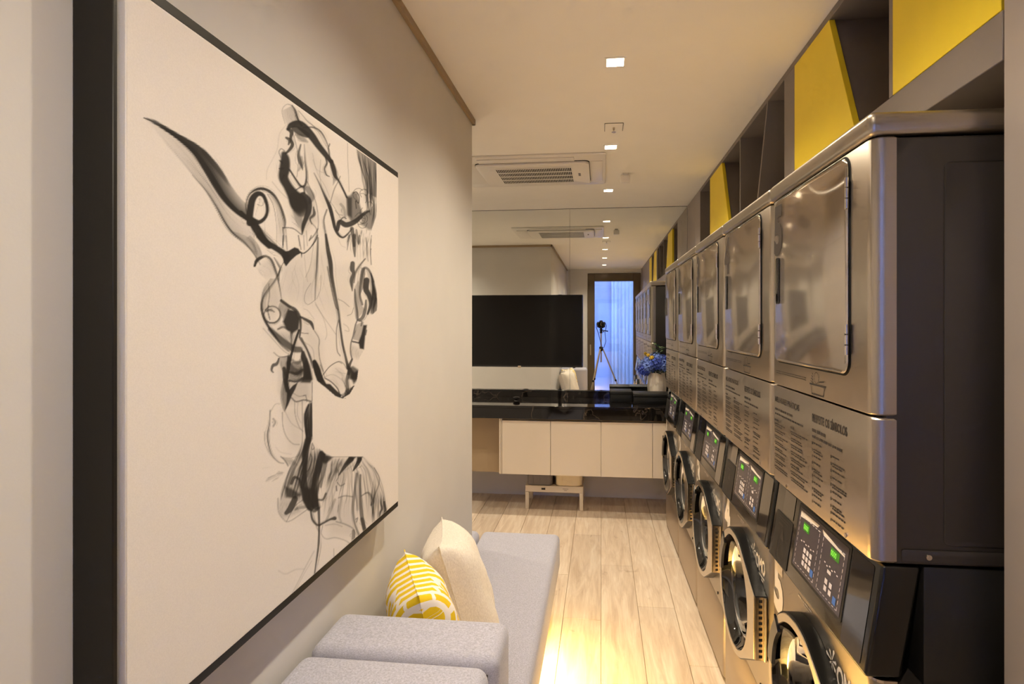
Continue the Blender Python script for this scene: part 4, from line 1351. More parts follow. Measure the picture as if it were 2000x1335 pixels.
    # very light veil over the whole figure
    vp = [(540, 260), (600, 230), (690, 290), (734, 330), (735, 420), (724, 460), (725, 500), (735, 560), (735, 610), (718, 618), (711, 682), (699, 705), (697, 740), (668, 777), (617, 742), (609, 790), (609, 850), (645, 890), (705, 891), (740, 940), (752, 1000), (690, 1040), (560, 1010), (545, 980), (560, 900), (540, 760), (515, 640), (520, 540), (560, 500), (590, 470), (545, 380)]
    ZM['P'] = (0, 0, 1.0)
    poly('P', vp, .045, 16)
    # nothing is printed beyond the clean edge of brow, nose, lips, chin and neck
    edge = [(300, 735.5), (419, 735.5), (447, 726), (495, 725), (530, 729), (557, 735), (590, 737), (606, 736), (613, 728), (616.5, 720), (636, 718), (655, 716), (682, 712), (690, 706), (703, 700), (722, 700), (746, 696), (769, 683), (777.6, 668)]
    vv = np.arange(NH) / SC + V0
    lim = np.interp(vv, [e[0] for e in edge], [e[1] for e in edge])
    uu = np.arange(NW) / SC + U0
    msk = (vv[:, None] >= 300) & (vv[:, None] <= 777) & (uu[None, :] > lim[:, None] + 0.3)
    D[msk] *= 0.0
    hollow = [(777.8, 668), (773, 655), (760, 640), (742, 617.5), (744, 611.5), (784, 610), (847, 610.5), (860, 613.5), (868, 618), (884, 634.5), (890.7, 648), (890.7, 760)]
    poly_u = np.array([(p[1], p[0]) for p in hollow] + [(760, 777.8)])
    gx, gy = np.meshgrid(uu, vv)
    ins = np.zeros(gx.shape, bool)
    for i in range(len(poly_u)):
        ax_, ay_ = poly_u[i]
        bx_, by_ = poly_u[(i + 1) % len(poly_u)]
        if abs(by_ - ay_) < 1e-9:
            continue
        ins ^= ((ay_ > gy) != (by_ > gy)) & (gx < (bx_ - ax_) * (gy - ay_) / (by_ - ay_) + ax_)
    D[ins] = 0
    return D, U0, V0, SC


def build_ink():
    D, U0, V0, SC = ink_raster()
    xq = XL + 0.0608
    ys = np.arange(FY0 + FT + 0.0072, FY1 - FT - 0.007, 0.0024)
    zs = np.arange(FZ0 + FB + 0.005, FZ1 - FB - 0.005, 0.00155)
    Y, Z = np.meshgrid(ys, zs)
    c, s = math.cos(YAW), math.sin(YAW)
    b = -s * xq + c * Y
    u = CX + F_PX * (c * xq + s * Y) / b
    v = CY - F_PX * (Z - CAM_H) / b
    fx = np.clip((u - U0) * SC, 0, D.shape[1] - 1.01)
    fy = np.clip((v - V0) * SC, 0, D.shape[0] - 1.01)
    outside = (u < U0) | (v < V0) | (v > V0 + D.shape[0] / SC)
    xi, yi = fx.astype(int), fy.astype(int)
    tx, ty = fx - xi, fy - yi
    ink = D[yi, xi] * (1 - tx) * (1 - ty) + D[yi, xi + 1] * tx * (1 - ty) + D[yi + 1, xi] * (1 - tx) * ty + D[yi + 1, xi + 1] * tx * ty
    ink[outside] = 0
    nz, ny = Y.shape
    co = np.stack([np.full(Y.size, 0.0608), (Y - FY0).ravel(), (Z - FZ0).ravel()], 1).astype(np.float32)
    idx = np.arange(nz * ny).reshape(nz, ny)
    q = np.stack([idx[:-1, :-1], idx[:-1, 1:], idx[1:, 1:], idx[1:, :-1]], -1).reshape(-1, 4).astype(np.int32)
    me = bpy.data.meshes.new('ink_print')
    me.vertices.add(len(co))
    me.vertices.foreach_set('co', co.ravel())
    me.loops.add(q.size)
    me.loops.foreach_set('vertex_index', q.ravel())
    me.polygons.add(len(q))
    me.polygons.foreach_set('loop_start', np.arange(0, q.size, 4, dtype=np.int32))
    me.update(calc_edges=True)
    at = me.attributes.new('ink', 'FLOAT', 'POINT')
    at.data.foreach_set('value', ink.ravel().astype(np.float32))
    me.materials.append(MAT['ink'])
    o = bpy.data.objects.new('ink_print', me)
    COL.objects.link(o)
    o.parent = pc
    o['label'] = 'smoky black ink face in profile'


build_ink()

# ------------------------------------------------------------------ seating on the left
BX1 = -0.218
SEAT, SEATB = 0.42, 0.235


def soft_block(x0, x1, y0, y1, z0, z1, r=0.025):
    mb = MB().box(x0, x1, y0, y1, z0, z1)
    return mb


bn = thing('bench_sofa', 'long grey fabric bench with a tall block arm, glowing strip light below, holding two cushions', 'sofa', (XL, 1.155, 0))


def by(y):
    return y - 1.155


obj('seat', soft_block(0.006, BX1 - XL, by(1.325), by(3.01), SEATB, SEAT), 'fabric', bn, bevel=0.03, segs=5, angle=80)
arm = obj('arm_block', soft_block(0.012, BX1 - XL + 0.004, 0.0, by(1.322), 0.02, 0.84), 'fabric', bn, bevel=0.028, segs=5, angle=80)
obj('base', MB().box(0.02, 0.30, by(1.33), by(2.95), 0.0, SEATB - 0.001), 'black_matte', bn, smooth=False)
# piping seams along the arm
ps = MB()
ps.tube([(0.03, 0.0006, 0.808), (BX1 - XL - 0.018, 0.0006, 0.808), (BX1 - XL - 0.018, 0.0006, 0.05)], 0.0014, 5)
obj('seam', ps, 'print_mid', arm)
lp = MB().box(0.325, 0.345, by(1.36), by(2.62), SEATB - 0.012, SEATB - 0.001)
obj('led_strip', lp, 'led', bn, smooth=False)
la = bpy.data.lights.new('led_light', 'AREA')
la.shape = 'RECTANGLE'
la.size = 0.015
la.size_y = 1.24
la.energy = LED_W
la.color = LED_COL
lo = bpy.data.objects.new('led_light', la)
COL.objects.link(lo)
lo.parent = bn
lo.location = (0.335, by(1.99), SEATB - 0.013)

b2 = thing('bench_sofa', 'second grey fabric bench, only its tall block arm showing in the foreground', 'sofa', (XL, 0.45, 0))
obj('seat', soft_block(0.006, BX1 - XL, 0.0, 0.53, SEATB, SEAT), 'fabric', b2, bevel=0.03, segs=5, angle=80)
arm2 = obj('arm_block', soft_block(0.012, BX1 - XL - 0.008, 0.532, 0.692, 0.02, 0.842), 'fabric', b2, bevel=0.028, segs=5, angle=80)
obj('base', MB().box(0.02, 0.30, 0.02, 0.53, 0.0, SEATB - 0.001), 'black_matte', b2, smooth=False)

b3 = thing('end_bench', 'grey fabric bench tucked round the corner behind the end of the left wall', 'bench', (-1.6, YE, 0))
obj('seat', soft_block(0.0, 0.945, 0.006, 0.235, SEATB, SEAT), 'fabric', b3, bevel=0.03, segs=5, angle=80)
obj('base', MB().box(0.05, 0.88, 0.012, 0.18, 0.0, SEATB - 0.001), 'black_matte', b3, smooth=False)


def cushion(name, label, p_far, p_near, down, size_v, thick, mat):
    """a square cushion: its top edge runs from p_far to p_near, its face hangs along 'down'"""
    pf, pn_ = Vector(p_far), Vector(p_near)
    eu = (pn_ - pf)
    L = eu.length
    eu.normalize()
    dv = Vector(down)
    dv = (dv - eu * dv.dot(eu)).normalized()
    en = eu.cross(dv).normalized()
    org = (pf + pn_) / 2 + dv * size_v / 2
    N = 28
    hu, hv = L / 2, size_v / 2
    mb = MB()
    vs = []
    for side in (1, -1):
        for i in range(N + 1):
            for j in range(N + 1):
                a, b = -1 + 2 * i / N, -1 + 2 * j / N
                k = max(0.0, (1 - a ** 4) * (1 - b ** 4))
                t = thick / 2 * (k ** 0.52)
                pinch_u = 1 - 0.10 * (1 - abs(b) ** 2.2) * abs(a) ** 3
                pinch_v = 1 - 0.10 * (1 - abs(a) ** 2.2) * abs(b) ** 3
                wr = 0.003 * math.sin(9 * a + 4 * b) * k + 0.003 * math.sin(7 * b - 5 * a + 1) * k
                vs.append((a * hu * pinch_u, b * hv * pinch_v, side * (t + wr) if k > 0 else side * 0.0006))
    M = (N + 1) * (N + 1)
    fs = []
    for sidx in (0, 1):
        for i in range(N):
            for j in range(N):
                q = [sidx * M + i * (N + 1) + j, sidx * M + (i + 1) * (N + 1) + j, sidx * M + (i + 1) * (N + 1) + j + 1, sidx * M + i * (N + 1) + j + 1]
                fs.append(tuple(q if sidx == 0 else q[::-1]))
    mb.add(vs, fs)
    t = thing(name, label, 'cushion', org, group='cushions on the bench')
    t.rotation_mode = 'QUATERNION'
    t.rotation_quaternion = Matrix((eu, -dv, (eu.cross(-dv)))).transposed().to_quaternion()
    obj('cover', mb, mat, t, angle=85, recalc=False)
    rim = []
    for a, b in [(-1 + 2 * i / 16, -1) for i in range(16)] + [(1, -1 + 2 * i / 16) for i in range(16)] + [(1 - 2 * i / 16, 1) for i in range(16)] + [(-1, 1 - 2 * i / 16) for i in range(17)]:
        pu = 1 - 0.10 * (1 - abs(b) ** 2.2) * abs(a) ** 3
        pv = 1 - 0.10 * (1 - abs(a) ** 2.2) * abs(b) ** 3
        rim.append((a * hu * pu, b * hv * pv, 0))
    obj('seam', MB().tube(rim, 0.0018, 6, False), mat, t)
    return t


cushion('cushion', 'yellow and white striped cushion beside the grey arm block', (-0.588, 1.64, 0.86), (-0.452, 1.36, 0.865), (0.22, 0.05, -1), 0.43, 0.18, 'pillow')
cushion('cushion', 'plain cream linen cushion behind the striped one', (-0.578, 2.005, 0.834), (-0.485, 1.65, 0.87), (0.30, 0.05, -1), 0.42, 0.20, 'linen')

# ------------------------------------------------------------------ laundry machines
ROW = -0.0145
RZ = math.atan(-ROW)
MWD, PITCH, MY0, MX0 = 0.636, 0.644, 1.192, 0.54
MDEP = 0.70


def row_pos(k):
    y = MY0 + PITCH * k
    return (MX0 + ROW * (y - 1.2), y)


def front_poly(w, r=0.025, back=0.045, n=8):
    p = [(back, 0.0)]
    for i in range(n + 1):
        t = PI / 2 * i / n
        p.append((r - r * math.sin(t), r - r * math.cos(t)))
    for i in range(n + 1):
        t = PI / 2 * i / n
        p.append((r - r * math.cos(t), w - r + r * math.sin(t)))
    p.append((back, w))
    return p


def words_block(mb, x, y, z, width, lines, lh, size, rnd_, first=None, xs=0.0):
    """rows of tiny printed words"""
    for i in range(lines):
        cur = 0.0
        lim = width * (rnd_.uniform(0.45, 1.0))
        while cur < lim:
            w = size * rnd_.uniform(1.0, 4.5)
            w = min(w, width - cur)
            if w < size * 0.6:
                break
            vs = [(cur, -i * lh), (cur + w, -i * lh), (cur + w, -i * lh - size), (cur, -i * lh - size)]
            flat_on_x(mb, vs, [(0, 1, 2, 3)], x, y, z, xs)
            cur += w + size * 0.7


def make_dryer():
    t = thing('tumble_dryer', 'x', 'dryer')
    w = MWD
    zt = 0.905                      # top of lid above the dryer's own base
    b = MB().box(0.026, MDEP, 0.003, w - 0.003, 0.0, 0.852)
    cab = obj('cabinet', b, 'dark', t, bevel=0.004)
    obj('side_panel', MB().prism(rrect(0.135, 0.60, 0.04, 0.80, 0.012), 'y', 0.0005, 0.0028, 0.001), 'dark', cab)
    obj('base_rail', MB().prism(rrect(0.055, 0.60, 0.004, 0.030, 0.006), 'y', 0.0, 0.0028, 0.001), 'dark', cab)
    sc = MB()
    sc.cyl((0.105, -0.0025, 0.017), (0.105, 0.0, 0.017), 0.0055, 0.006, 14)
    sc.cyl((0.105, -0.0035, 0.017), (0.105, -0.0024, 0.017), 0.003, 0.003, 10)
    obj('screw', sc, 'chrome', cab)
    lid = MB().box(-0.008, MDEP, -0.002, w + 0.002, 0.856, zt)
    obj('top_cover', lid, 'steel', t, bevel=0.014, segs=4)
    up = MB().prism(front_poly(w), 'z', 0.296, 0.8535, 0.003)
    fp = obj('front_panel', up, 'steel', t)
    lo_ = MB().prism(front_poly(w), 'z', 0.002, 0.291, 0.004)
    lw = obj('lower_panel', lo_, 'steel_low', t)
    for yy in (0.12, 0.5):
        obj('panel_screw', MB().cyl((-0.0025, yy, 0.012), (0.0, yy, 0.012), 0.005, n=12), 'chrome', lw)
    # door
    dy0, dy1, dz0, dz1 = 0.100, 0.592, 0.368, 0.846
    obj('door_gap', MB().prism(rrect(dy0 - 0.004, dy1 + 0.004, dz0 - 0.004, dz1 + 0.004, 0.034), 'x', -0.0012, 0.0), 'gap', fp)
    dm = MB().prism(rrect(dy0, dy1, dz0, dz1, 0.03, 8), 'x', -0.0075, -0.0014, 0.0035)
    d = obj('door', dm, 'steel_door', t)
    hd = MB().prism(rrect(0.538, 0.566, 0.538, 0.676, 0.009), 'x', -0.012, -0.0076, 0.0015)
    h = obj('handle', hd, 'black', d)
    obj('handle_pocket', MB().prism(rrect(0.544, 0.560, 0.546, 0.668, 0.006), 'x', -0.0128, -0.0121), 'black_gloss', h)
    for hz in (0.412, 0.73):
        hm = MB()
        for q in range(3):
            hm.cyl((-0.009, dy0 - 0.003, hz + q * 0.023), (-0.009, dy0 - 0.003, hz + q * 0.023 + 0.020), 0.0042, n=12)
        hm.box(-0.0082, -0.0076, dy0 - 0.002, dy0 + 0.009, hz, hz + 0.066)
        obj('hinge', hm, 'chrome', d)
    # line of dots and basket pictogram below the door
    rn = random.Random(3)
    pm = MB()
    cur = 0.0
    while cur < 0.235:
        ww = rn.uniform(0.004, 0.009)
        for q in range(2):
            flat_on_x(pm, [(cur, q * .006), (cur + ww * .8, q * .006), (cur + ww * .8, q * .006 - .0025), (cur, q * .006 - .0025)], [(0, 1, 2, 3)], -0.0009, 0.592, 0.333)
        cur += ww + 0.0022
    obj('door_caption', pm, 'print_mid', fp, smooth=False)
    bk = MB()

    def ln(p, q, wd=0.0022):
        a, c = Vector(p), Vector(q)
        n_ = Vector((-(c - a).y, (c - a).x)).normalized() * wd / 2
        flat_on_x(bk, [tuple(a + n_), tuple(c + n_), tuple(c - n_), tuple(a - n_)], [(0, 1, 2, 3)], -0.0009, 0.28, 0.322)
    ln((-0.048, 0.004), (0.052, 0.004), 0.004)
    ln((-0.04, 0.002), (-0.034, -0.02)); ln((0.044, 0.002), (0.038, -0.02)); ln((-0.034, -0.02), (0.038, -0.02), 0.003)
    ln((0.012, 0.013), (0.042, 0.016), 0.003)
    for i in range(12):
        a0, a1 = 2 * PI * i / 12, 2 * PI * (i + 0.8) / 12
        ln((-0.004 + 0.014 * math.cos(a0), 0.022 + 0.014 * math.sin(a0)), (-0.004 + 0.014 * math.cos(a1), 0.022 + 0.014 * math.sin(a1)), 0.0016)
    for i in range(4):
        ln((-0.042 + i * 0.003, 0.012 + i * 0.007), (-0.026, 0.008 + i * 0.007), 0.0016)
    obj('basket_pictogram', bk, 'print_dark', fp, smooth=False)
    # printed instructions on the lower panel
    obj('heading_print', flat_on_x(MB(), *text_mesh('MELHORES PRÁTICAS', 0.023, 0.0006, 'LEFT', 0.92), -0.0008, 0.605, 0.243), 'print_dark', lw, smooth=False)
    obj('heading_print', flat_on_x(MB(), *text_mesh('RESPEITE OS SÍMBOLOS', 0.028, 0.0009, 'LEFT', 0.68), -0.0008, 0.312, 0.232), 'print_dark', lw, smooth=False)
    rn = random.Random(8)
    def block(fn):
        tb = MB()
        fn(tb)
        p = obj('instruction_print', tb, 'print_dark', lw, smooth=False)
        p['kind'] = 'stuff'

    def intro(y, wa, wb, sa, sb):
        def fn(tb):
            words_block(tb, -0.0008, y, 0.224 if y > .5 else 0.214, wa, 1, 0.012, sa, rn)
            words_block(tb, -0.0008, y, 0.209 if y > .5 else 0.197, wb, 1, 0.012, sb, rn)
        return fn

    def listing(y, wd, head):
        def fn(tb):
            if head:
                words_block(tb, -0.0008, y, 0.19, 0.035, 1, 0.012, 0.006, rn)
            for q in range(8):
                words_block(tb, -0.0008, y - 0.006, 0.178 - q * 0.0185, wd, 2, 0.0065, 0.0034, rn)
                flat_on_x(tb, [(0, 0), (.0025, 0), (.0025, -.006), (0, -.006)], [(0, 1, 2, 3)], -0.0008, y, 0.178 - q * 0.0185)
        return fn

    def symbols(y, wd, zt_):
        def fn(tb):
            for q in range(10):
                flat_on_x(tb, [(0, 0), (.004, 0), (.004, -.007), (0, -.007)], [(0, 1, 2, 3)], -0.0008, y, zt_ - q * 0.0165)
                words_block(tb, -0.0008, y - 0.009, zt_ - q * 0.0165, wd, 1 + (q % 3 == 1), 0.006, 0.0036, rn)
        return fn
    block(intro(0.605, 0.24, 0.26, 0.0065, 0.005))
    block(intro(0.312, 0.17, 0.25, 0.008, 0.006))
    block(listing(0.608, 0.11, True))
    block(listing(0.47, 0.12, True))
    block(symbols(0.312, 0.06, 0.18))
    block(symbols(0.20, 0.075, 0.172))
    return t


def hull_pts(yc, zc, R, hy, hz0, hz1, n=72):
    """outline of the washer door: a disc drawn out to the hinge at hy"""
    pts = [(yc + R * math.cos(2 * PI * i / 180), zc + R * math.sin(2 * PI * i / 180)) for i in range(180)] + [(hy, hz0), (hy, hz1)]
    pts = sorted(set(pts))

    def half(ps):
        h = []
        for p in ps:
            while len(h) >= 2 and (h[-1][0] - h[-2][0]) * (p[1] - h[-2][1]) - (h[-1][1] - h[-2][1]) * (p[0] - h[-2][0]) <= 0:
                h.pop()
            h.append(p)
        return h
    H = half(pts)[:-1] + half(pts[::-1])[:-1]
    out = []
    angs = sorted([2 * PI * i / n for i in range(n)] + [math.atan2(hz0 - zc, hy - yc) % (2 * PI), math.atan2(hz1 - zc, hy - yc) % (2 * PI)])
    for a in angs:
        dx, dz = math.cos(a), math.sin(a)
        best = 1e9
        for i in range(len(H)):
            (x1, z1), (x2, z2) = H[i], H[(i + 1) % len(H)]
            ex, ez = x2 - x1, z2 - z1
            den = dx * ez - dz * ex
            if abs(den) < 1e-12:
                continue
            tt = ((x1 - yc) * ez - (z1 - zc) * ex) / den
            uu = ((x1 - yc) * dz - (z1 - zc) * dx) / den
            if tt > 0 and -1e-6 <= uu <= 1 + 1e-6:
                best = min(best, tt)
        out.append((a, best))
    return out


def make_washer():
    t = thing('front_load_washer', 'x', 'washer')
    w = MWD
    cb_ = MB()
    cb_.box(0.046, MDEP, 0.003, 0.007, 0.02, 0.818)
    cb_.box(0.046, MDEP, w - 0.007, w - 0.003, 0.02, 0.818)
    cb_.box(0.046, MDEP, 0.007, w - 0.007, 0.02, 0.024)
    cb_.box(0.046, MDEP, 0.007, w - 0.007, 0.814, 0.818)
    cb_.box(MDEP - 0.004, MDEP, 0.007, w - 0.007, 0.024, 0.814)
    cab = obj('cabinet', cb_, 'dark', t, smooth=False)
    obj('upper_housing', MB().box(0.10, MDEP, 0.008, w - 0.008, 0.8185, 1.055), 'darker', t, bevel=0.003)
    obj('plinth', MB().box(0.03, MDEP - 0.03, 0.015, w - 0.015, 0.0, 0.0195), 'gap', t, smooth=False)
    # front with a round opening is built as panel pieces around the door
    ZJ, ZS = 0.822, 0.312
    HOLE, HY, HZ = 0.166, 0.322, 0.553
    za_, zb_ = ZS + 0.003, ZJ
    rc = 0.025
    fm_ = MB()
    ring_i, ring_o = [], []
    cor = [math.atan2(zz - HZ, yy - HY) % (2 * PI) for yy in (rc, w - rc) for zz in (za_, zb_)]
    for a_ in sorted([2 * PI * i / 64 for i in range(64)] + cor):
        dy_, dz_ = math.cos(a_), math.sin(a_)
        ty = ((w - rc if dy_ > 0 else rc) - HY) / dy_ if abs(dy_) > 1e-9 else 1e9
        tz = ((zb_ if dz_ > 0 else za_) - HZ) / dz_ if abs(dz_) > 1e-9 else 1e9
        d_ = min(ty, tz)
        ring_i.append((HY + HOLE * dy_, HZ + HOLE * dz_))
        ring_o.append((HY + d_ * dy_, HZ + d_ * dz_))
    nr = len(ring_i)
    vs = [(0.0, a, b) for a, b in ring_o] + [(0.0, a, b) for a, b in ring_i] + [(0.014, a, b) for a, b in ring_i] + [(0.014, a, b) for a, b in ring_o]
    fs = []
    for q in range(4):
        for i in range(nr):
            j = (i + 1) % nr
            q2 = (q + 1) % 4
            fs.append((q * nr + i, q * nr + j, q2 * nr + j, q2 * nr + i))
    fm_.add(vs, fs)
    for side in (0, 1):
        arc = [(rc - rc * math.sin(PI / 2 * i / 8), rc - rc * math.cos(PI / 2 * i / 8)) for i in range(9)]
        pts = [(0.045, 0.0)] + arc + [(0.014, rc), (0.014, 0.012), (0.045, 0.012)]
        if side:
            pts = [(a, w - b) for a, b in pts]
        n_ = len(pts)
        vs = [(a, b, za_) for a, b in pts] + [(a, b, zb_) for a, b in pts]
        fs = [(i, (i + 1) % n_, n_ + (i + 1) % n_, n_ + i) for i in range(n_)]
        fm_.add(vs, fs)
    fp = obj('front_panel', fm_, 'steel_wash', t)
    obj('lower_panel', MB().prism(front_poly(w), 'z', 0.022, ZS, 0.003), 'steel_low', t)
    obj('top_strip', MB().prism(front_poly(w + 0.002, 0.026, 0.047), 'z', ZJ + 0.0005, ZJ + 0.006), 'chrome', t).location = (-0.001, -0.001, 0)
    # slanted console
    ZT = 1.056
    z0 = ZJ + 0.007
    xb, xt = -0.014, 0.020
    cons = MB().prism([(xb, z0), (xb + 0.07, z0), (xt + 0.075, ZT), (xt, ZT)], 'y', 0.004, w - 0.004)
    cn = obj('console', cons, 'black', t, bevel=0.008, segs=3)
    sl = (xt - xb) / (ZT - z0)

    def cx_(z, d=0.0):
        return xb + sl * (z - z0) - d

    def plate(name, y0, y1, za, zb, d, mat, par, r=0.004):
        pts = rrect(y0, y1, za, zb, r, 4)
        mb = MB()
        n = len(pts)
        vs = [(cx_(b, d), a, b) for a, b in pts] + [(cx_(b, 0.0002), a, b) for a, b in pts]
        fs = [tuple(range(n)), tuple(range(2 * n - 1, n - 1, -1))] + [(i, n + i, n + (i + 1) % n, (i + 1) % n) for i in range(n)]
        mb.add(vs, fs)
        return obj(name, mb, mat, par)

    plate('glossy_fascia', 0.028, 0.120, z0 + 0.012, ZT - 0.012, 0.0012, 'black_gloss', cn, 0.006)
    plate('panel_frame', 0.128, 0.444, 0.872, 1.044, 0.0012, 'darker', cn, 0.006)
    dp = plate('display_panel', 0.138, 0.434, 0.880, 1.036, 0.002, 'display', cn, 0.003)
    pr = MB()
    D_ = 0.0024

    def rect(mb, y0, y1, za, zb, d=D_):
        mb.add([(cx_(za, d), y0, za), (cx_(za, d), y1, za), (cx_(zb, d), y1, zb), (cx_(zb, d), y0, zb)], [(0, 1, 2, 3)])

    # outlines of the two programme areas
    for ya, yb in ((0.152, 0.27), (0.292, 0.424)):
        for i in range(9):
            zz = 0.888 + i * 0.0145
            rect(pr, ya, ya + 0.0018, zz, zz + 0.009)
            rect(pr, yb - 0.0018, yb, zz, zz + 0.009)
        for i in range(7):
            yy = ya + i * (yb - ya) / 7
            rect(pr, yy, yy + 0.010, 0.888, 0.8895)
            rect(pr, yy, yy + 0.012, 1.016, 1.018)
    for i in range(6):
        rect(pr, 0.31 + i * 0.016, 0.318 + i * 0.016, 0.958 - 0.003 * (i % 2), 0.961 - 0.003 * (i % 2))
        rect(pr, 0.17 + i * 0.014, 0.177 + i * 0.014, 0.957 + 0.004 * (i % 2), 0.960 + 0.004 * (i % 2))
    rect(pr, 0.205, 0.225, 0.945, 0.953)
    obj('panel_print', pr, 'key', dp, smooth=False)
    wl = MB()
    wl.add([(cx_(b, D_ - 0.0001), a, b) for a, b in ((0.424, 1.028), (0.300, 1.030), (0.310, 1.022), (0.424, 1.012))], [(0, 1, 2, 3)])
    wl.add([(cx_(b, D_ - 0.0001), a, b) for a, b in ((0.282, 1.028), (0.152, 1.014), (0.152, 1.010), (0.27, 1.016))], [(0, 1, 2, 3)])
    obj('white_label', wl, 'print_white', dp, smooth=False)
    for y0, y1 in ((0.355, 0.395), (0.175, 0.222)):
        lc = MB()
        rect(lc, y0, y1, 0.986, 1.008, D_ + 0.0002)
        lcd = obj('lcd_window', lc, 'lcd', dp, smooth=False)
        dg = MB()
        vs, fs = text_mesh('0000', 0.018, 0.0003, 'LEFT', 0.85)
        flat_on_x(dg, vs, fs, cx_(0.99, D_ + 0.0006), y1 - 0.002, 0.9905, sl)
        obj('lcd_digits', dg, 'lcd_digit', lcd, smooth=False)
    kn = 0
    for rows, ys_, zz in ((3, (0.318, 0.338, 0.358), 0.902), (2, (0.19, 0.215), 0.902)):
        for r_ in range(rows):
            for yy in ys_:
                kb = MB()
                za = zz + r_ * 0.0165
                rect(kb, yy, yy + 0.0145, za, za + 0.012, D_ + 0.0004)
                obj('key_button', kb, 'key', dp, smooth=False)
    for yy, za in ((0.298, 0.897), (0.162, 0.894)):
        kb = MB()
        rect(kb, yy, yy + 0.017, za, za + 0.017, D_ + 0.0004)
        obj('key_button', kb, 'key_blue', dp, smooth=False)
    # payment slot and its pictogram on the far side
    plate('slot_recess', 0.475, 0.560, 0.980, 1.046, 0.001, 'black_gloss', cn, 0.004)
    plate('slot_plate', 0.470, 0.604, 0.838, 0.974, 0.0012, 'darker', cn, 0.005)
    sg = MB()
    rect(sg, 0.49, 0.575, 0.962, 0.965)
    rect(sg, 0.50, 0.575, 0.955, 0.9575)
    rect(sg, 0.535, 0.575, 0.940, 0.946)
    sg.add([(cx_(b, D_), a, b) for a, b in ((0.55, 0.905), (0.515, 0.905), (0.535, 0.935))], [(0, 1, 2)])
    for i in range(14):
        a0, a1 = 2 * PI * i / 14, 2 * PI * (i + 1) / 14
        pts = [(0.527 + rr * math.cos(a), 0.872 + rr * 1.0 * math.sin(a)) for rr, a in ((0.022, a0), (0.022, a1), (0.0205, a1), (0.0205, a0))]
        sg.add([(cx_(b, D_), a, b) for a, b in pts], [(0, 1, 2, 3)])
    rect(sg, 0.565, 0.567, 0.85, 0.935)
    rect(sg, 0.548, 0.55, 0.85, 0.90)
    obj('slot_pictogram', sg, 'print_mid', cn, smooth=False)
    # logo on the front
    lg = MB()
    flat_on_x(lg, *text_mesh('OMO', 0.066, 0.0024, 'LEFT', 0.66), -0.0009, 0.166, 0.716)
    for i in range(7):
        a = 2 * PI * i / 7 + 0.3
        rr = 0.034 if i % 2 else 0.026
        cy0, cz0 = 0.192, 0.752
        d1, d2 = (math.cos(a), math.sin(a)), (-math.sin(a), math.cos(a))
        P = [(0.004, 0.0012), (0.5 * rr, 0.002), (rr * 0.85, 0.0048), (rr, 0.0), (rr * 0.85, -0.0048), (0.5 * rr, -0.002), (0.004, -0.0012)]
        flat_on_x(lg, [(d1[0] * p + d2[0] * q, d1[1] * p + d2[1] * q) for p, q in P], [tuple(range(7))], -0.0009, cy0, cz0)
    for i in range(3):
        flat_on_x(lg, [(0, 0), (0.092 - 0.012 * i, 0), (0.092 - 0.012 * i, -0.006), (0, -0.006)], [(0, 1, 2, 3)], -0.0009, 0.162, 0.706 - 0.011 * i)
    obj('logo_print', lg, 'print_white', fp, smooth=False)
    sm_ = MB()
    rn = random.Random(2)
    words_block(sm_, -0.0009, 0.41, 0.806, 0.10, 1, 0.01, 0.0055, rn)
    words_block(sm_, -0.0009, 0.37, 0.797, 0.05, 1, 0.01, 0.003, rn)
    obj('small_print', sm_, 'print_white', fp, smooth=False)
    # door
    yc, zc, R = 0.322, 0.553, 0.222
    hy, hz0, hz1 = 0.046, 0.455, 0.662
    hp = hull_pts(yc, zc, R, hy, hz0, hz1)
    rin = 0.194
    n = len(hp)
    XF = -0.038

    def ring(r_of, x):
        return [(x, yc + r_of(a, d) * math.cos(a), zc + r_of(a, d) * math.sin(a)) for a, d in hp]

    db_ = MB()
    A = ring(lambda a, d: d, -0.0008)
    B = ring(lambda a, d: d, XF + 0.003)
    C_ = ring(lambda a, d: d - 0.004, XF + 0.0005)
    I0 = ring(lambda a, d: rin + 0.001, XF + 0.0005)
    I1 = ring(lambda a, d: rin + 0.001, -0.0008)
    vs = A + B + C_ + I0 + I1
    fs = []
    for q in range(4):
        for i in range(n):
            j = (i + 1) % n
            fs.append((q * n + i, q * n + j, (q + 1) * n + j, (q + 1) * n + i))
    for i in range(n):
        j = (i + 1) % n
        fs.append((4 * n + i, 4 * n + j, j, i))
    db_.add(vs, fs)
    dr_ = obj('door', db_, 'black_door', t, angle=30)
    ff = MB()
    rr_ = [ring(lambda a, d: d - 0.004, XF), ring(lambda a, d: d - 0.006, XF - 0.002), ring(lambda a, d: rin + 0.002, XF - 0.002), ring(lambda a, d: rin, XF)]
    vs = sum(rr_, [])
    fs = []
    for q in range(3):
        for i in range(n):
            j = (i + 1) % n
            fs.append((q * n + i, q * n + j, (q + 1) * n + j, (q + 1) * n + i))
    ff.add(vs, fs)
    obj('door_face', ff, 'steel_ring', dr_)
    # black inner collar, glass bowl, gasket and drum
    obj('collar', MB().lathe([(rin, XF), (rin - 0.002, XF + 0.004), (rin - 0.012, XF + 0.022), (rin - 0.03, -0.004), (rin - 0.034, -0.0012)], (0, yc, zc), 'x', 56), 'black_gloss', dr_)
    obj('porthole', MB().lathe([(rin - 0.033, -0.006), (0.156, -0.002), (0.150, 0.012), (0.142, 0.045), (0.125, 0.072), (0.09, 0.086), (0.04, 0.092), (0.001, 0.093)], (0, yc, zc), 'x', 48), 'porthole', dr_)
    obj('gasket', MB().lathe([(0.1655, 0.001), (0.162, 0.012), (0.168, 0.03), (0.164, 0.045), (0.178, 0.06)], (0, yc, zc), 'x', 48), 'rubber', t)
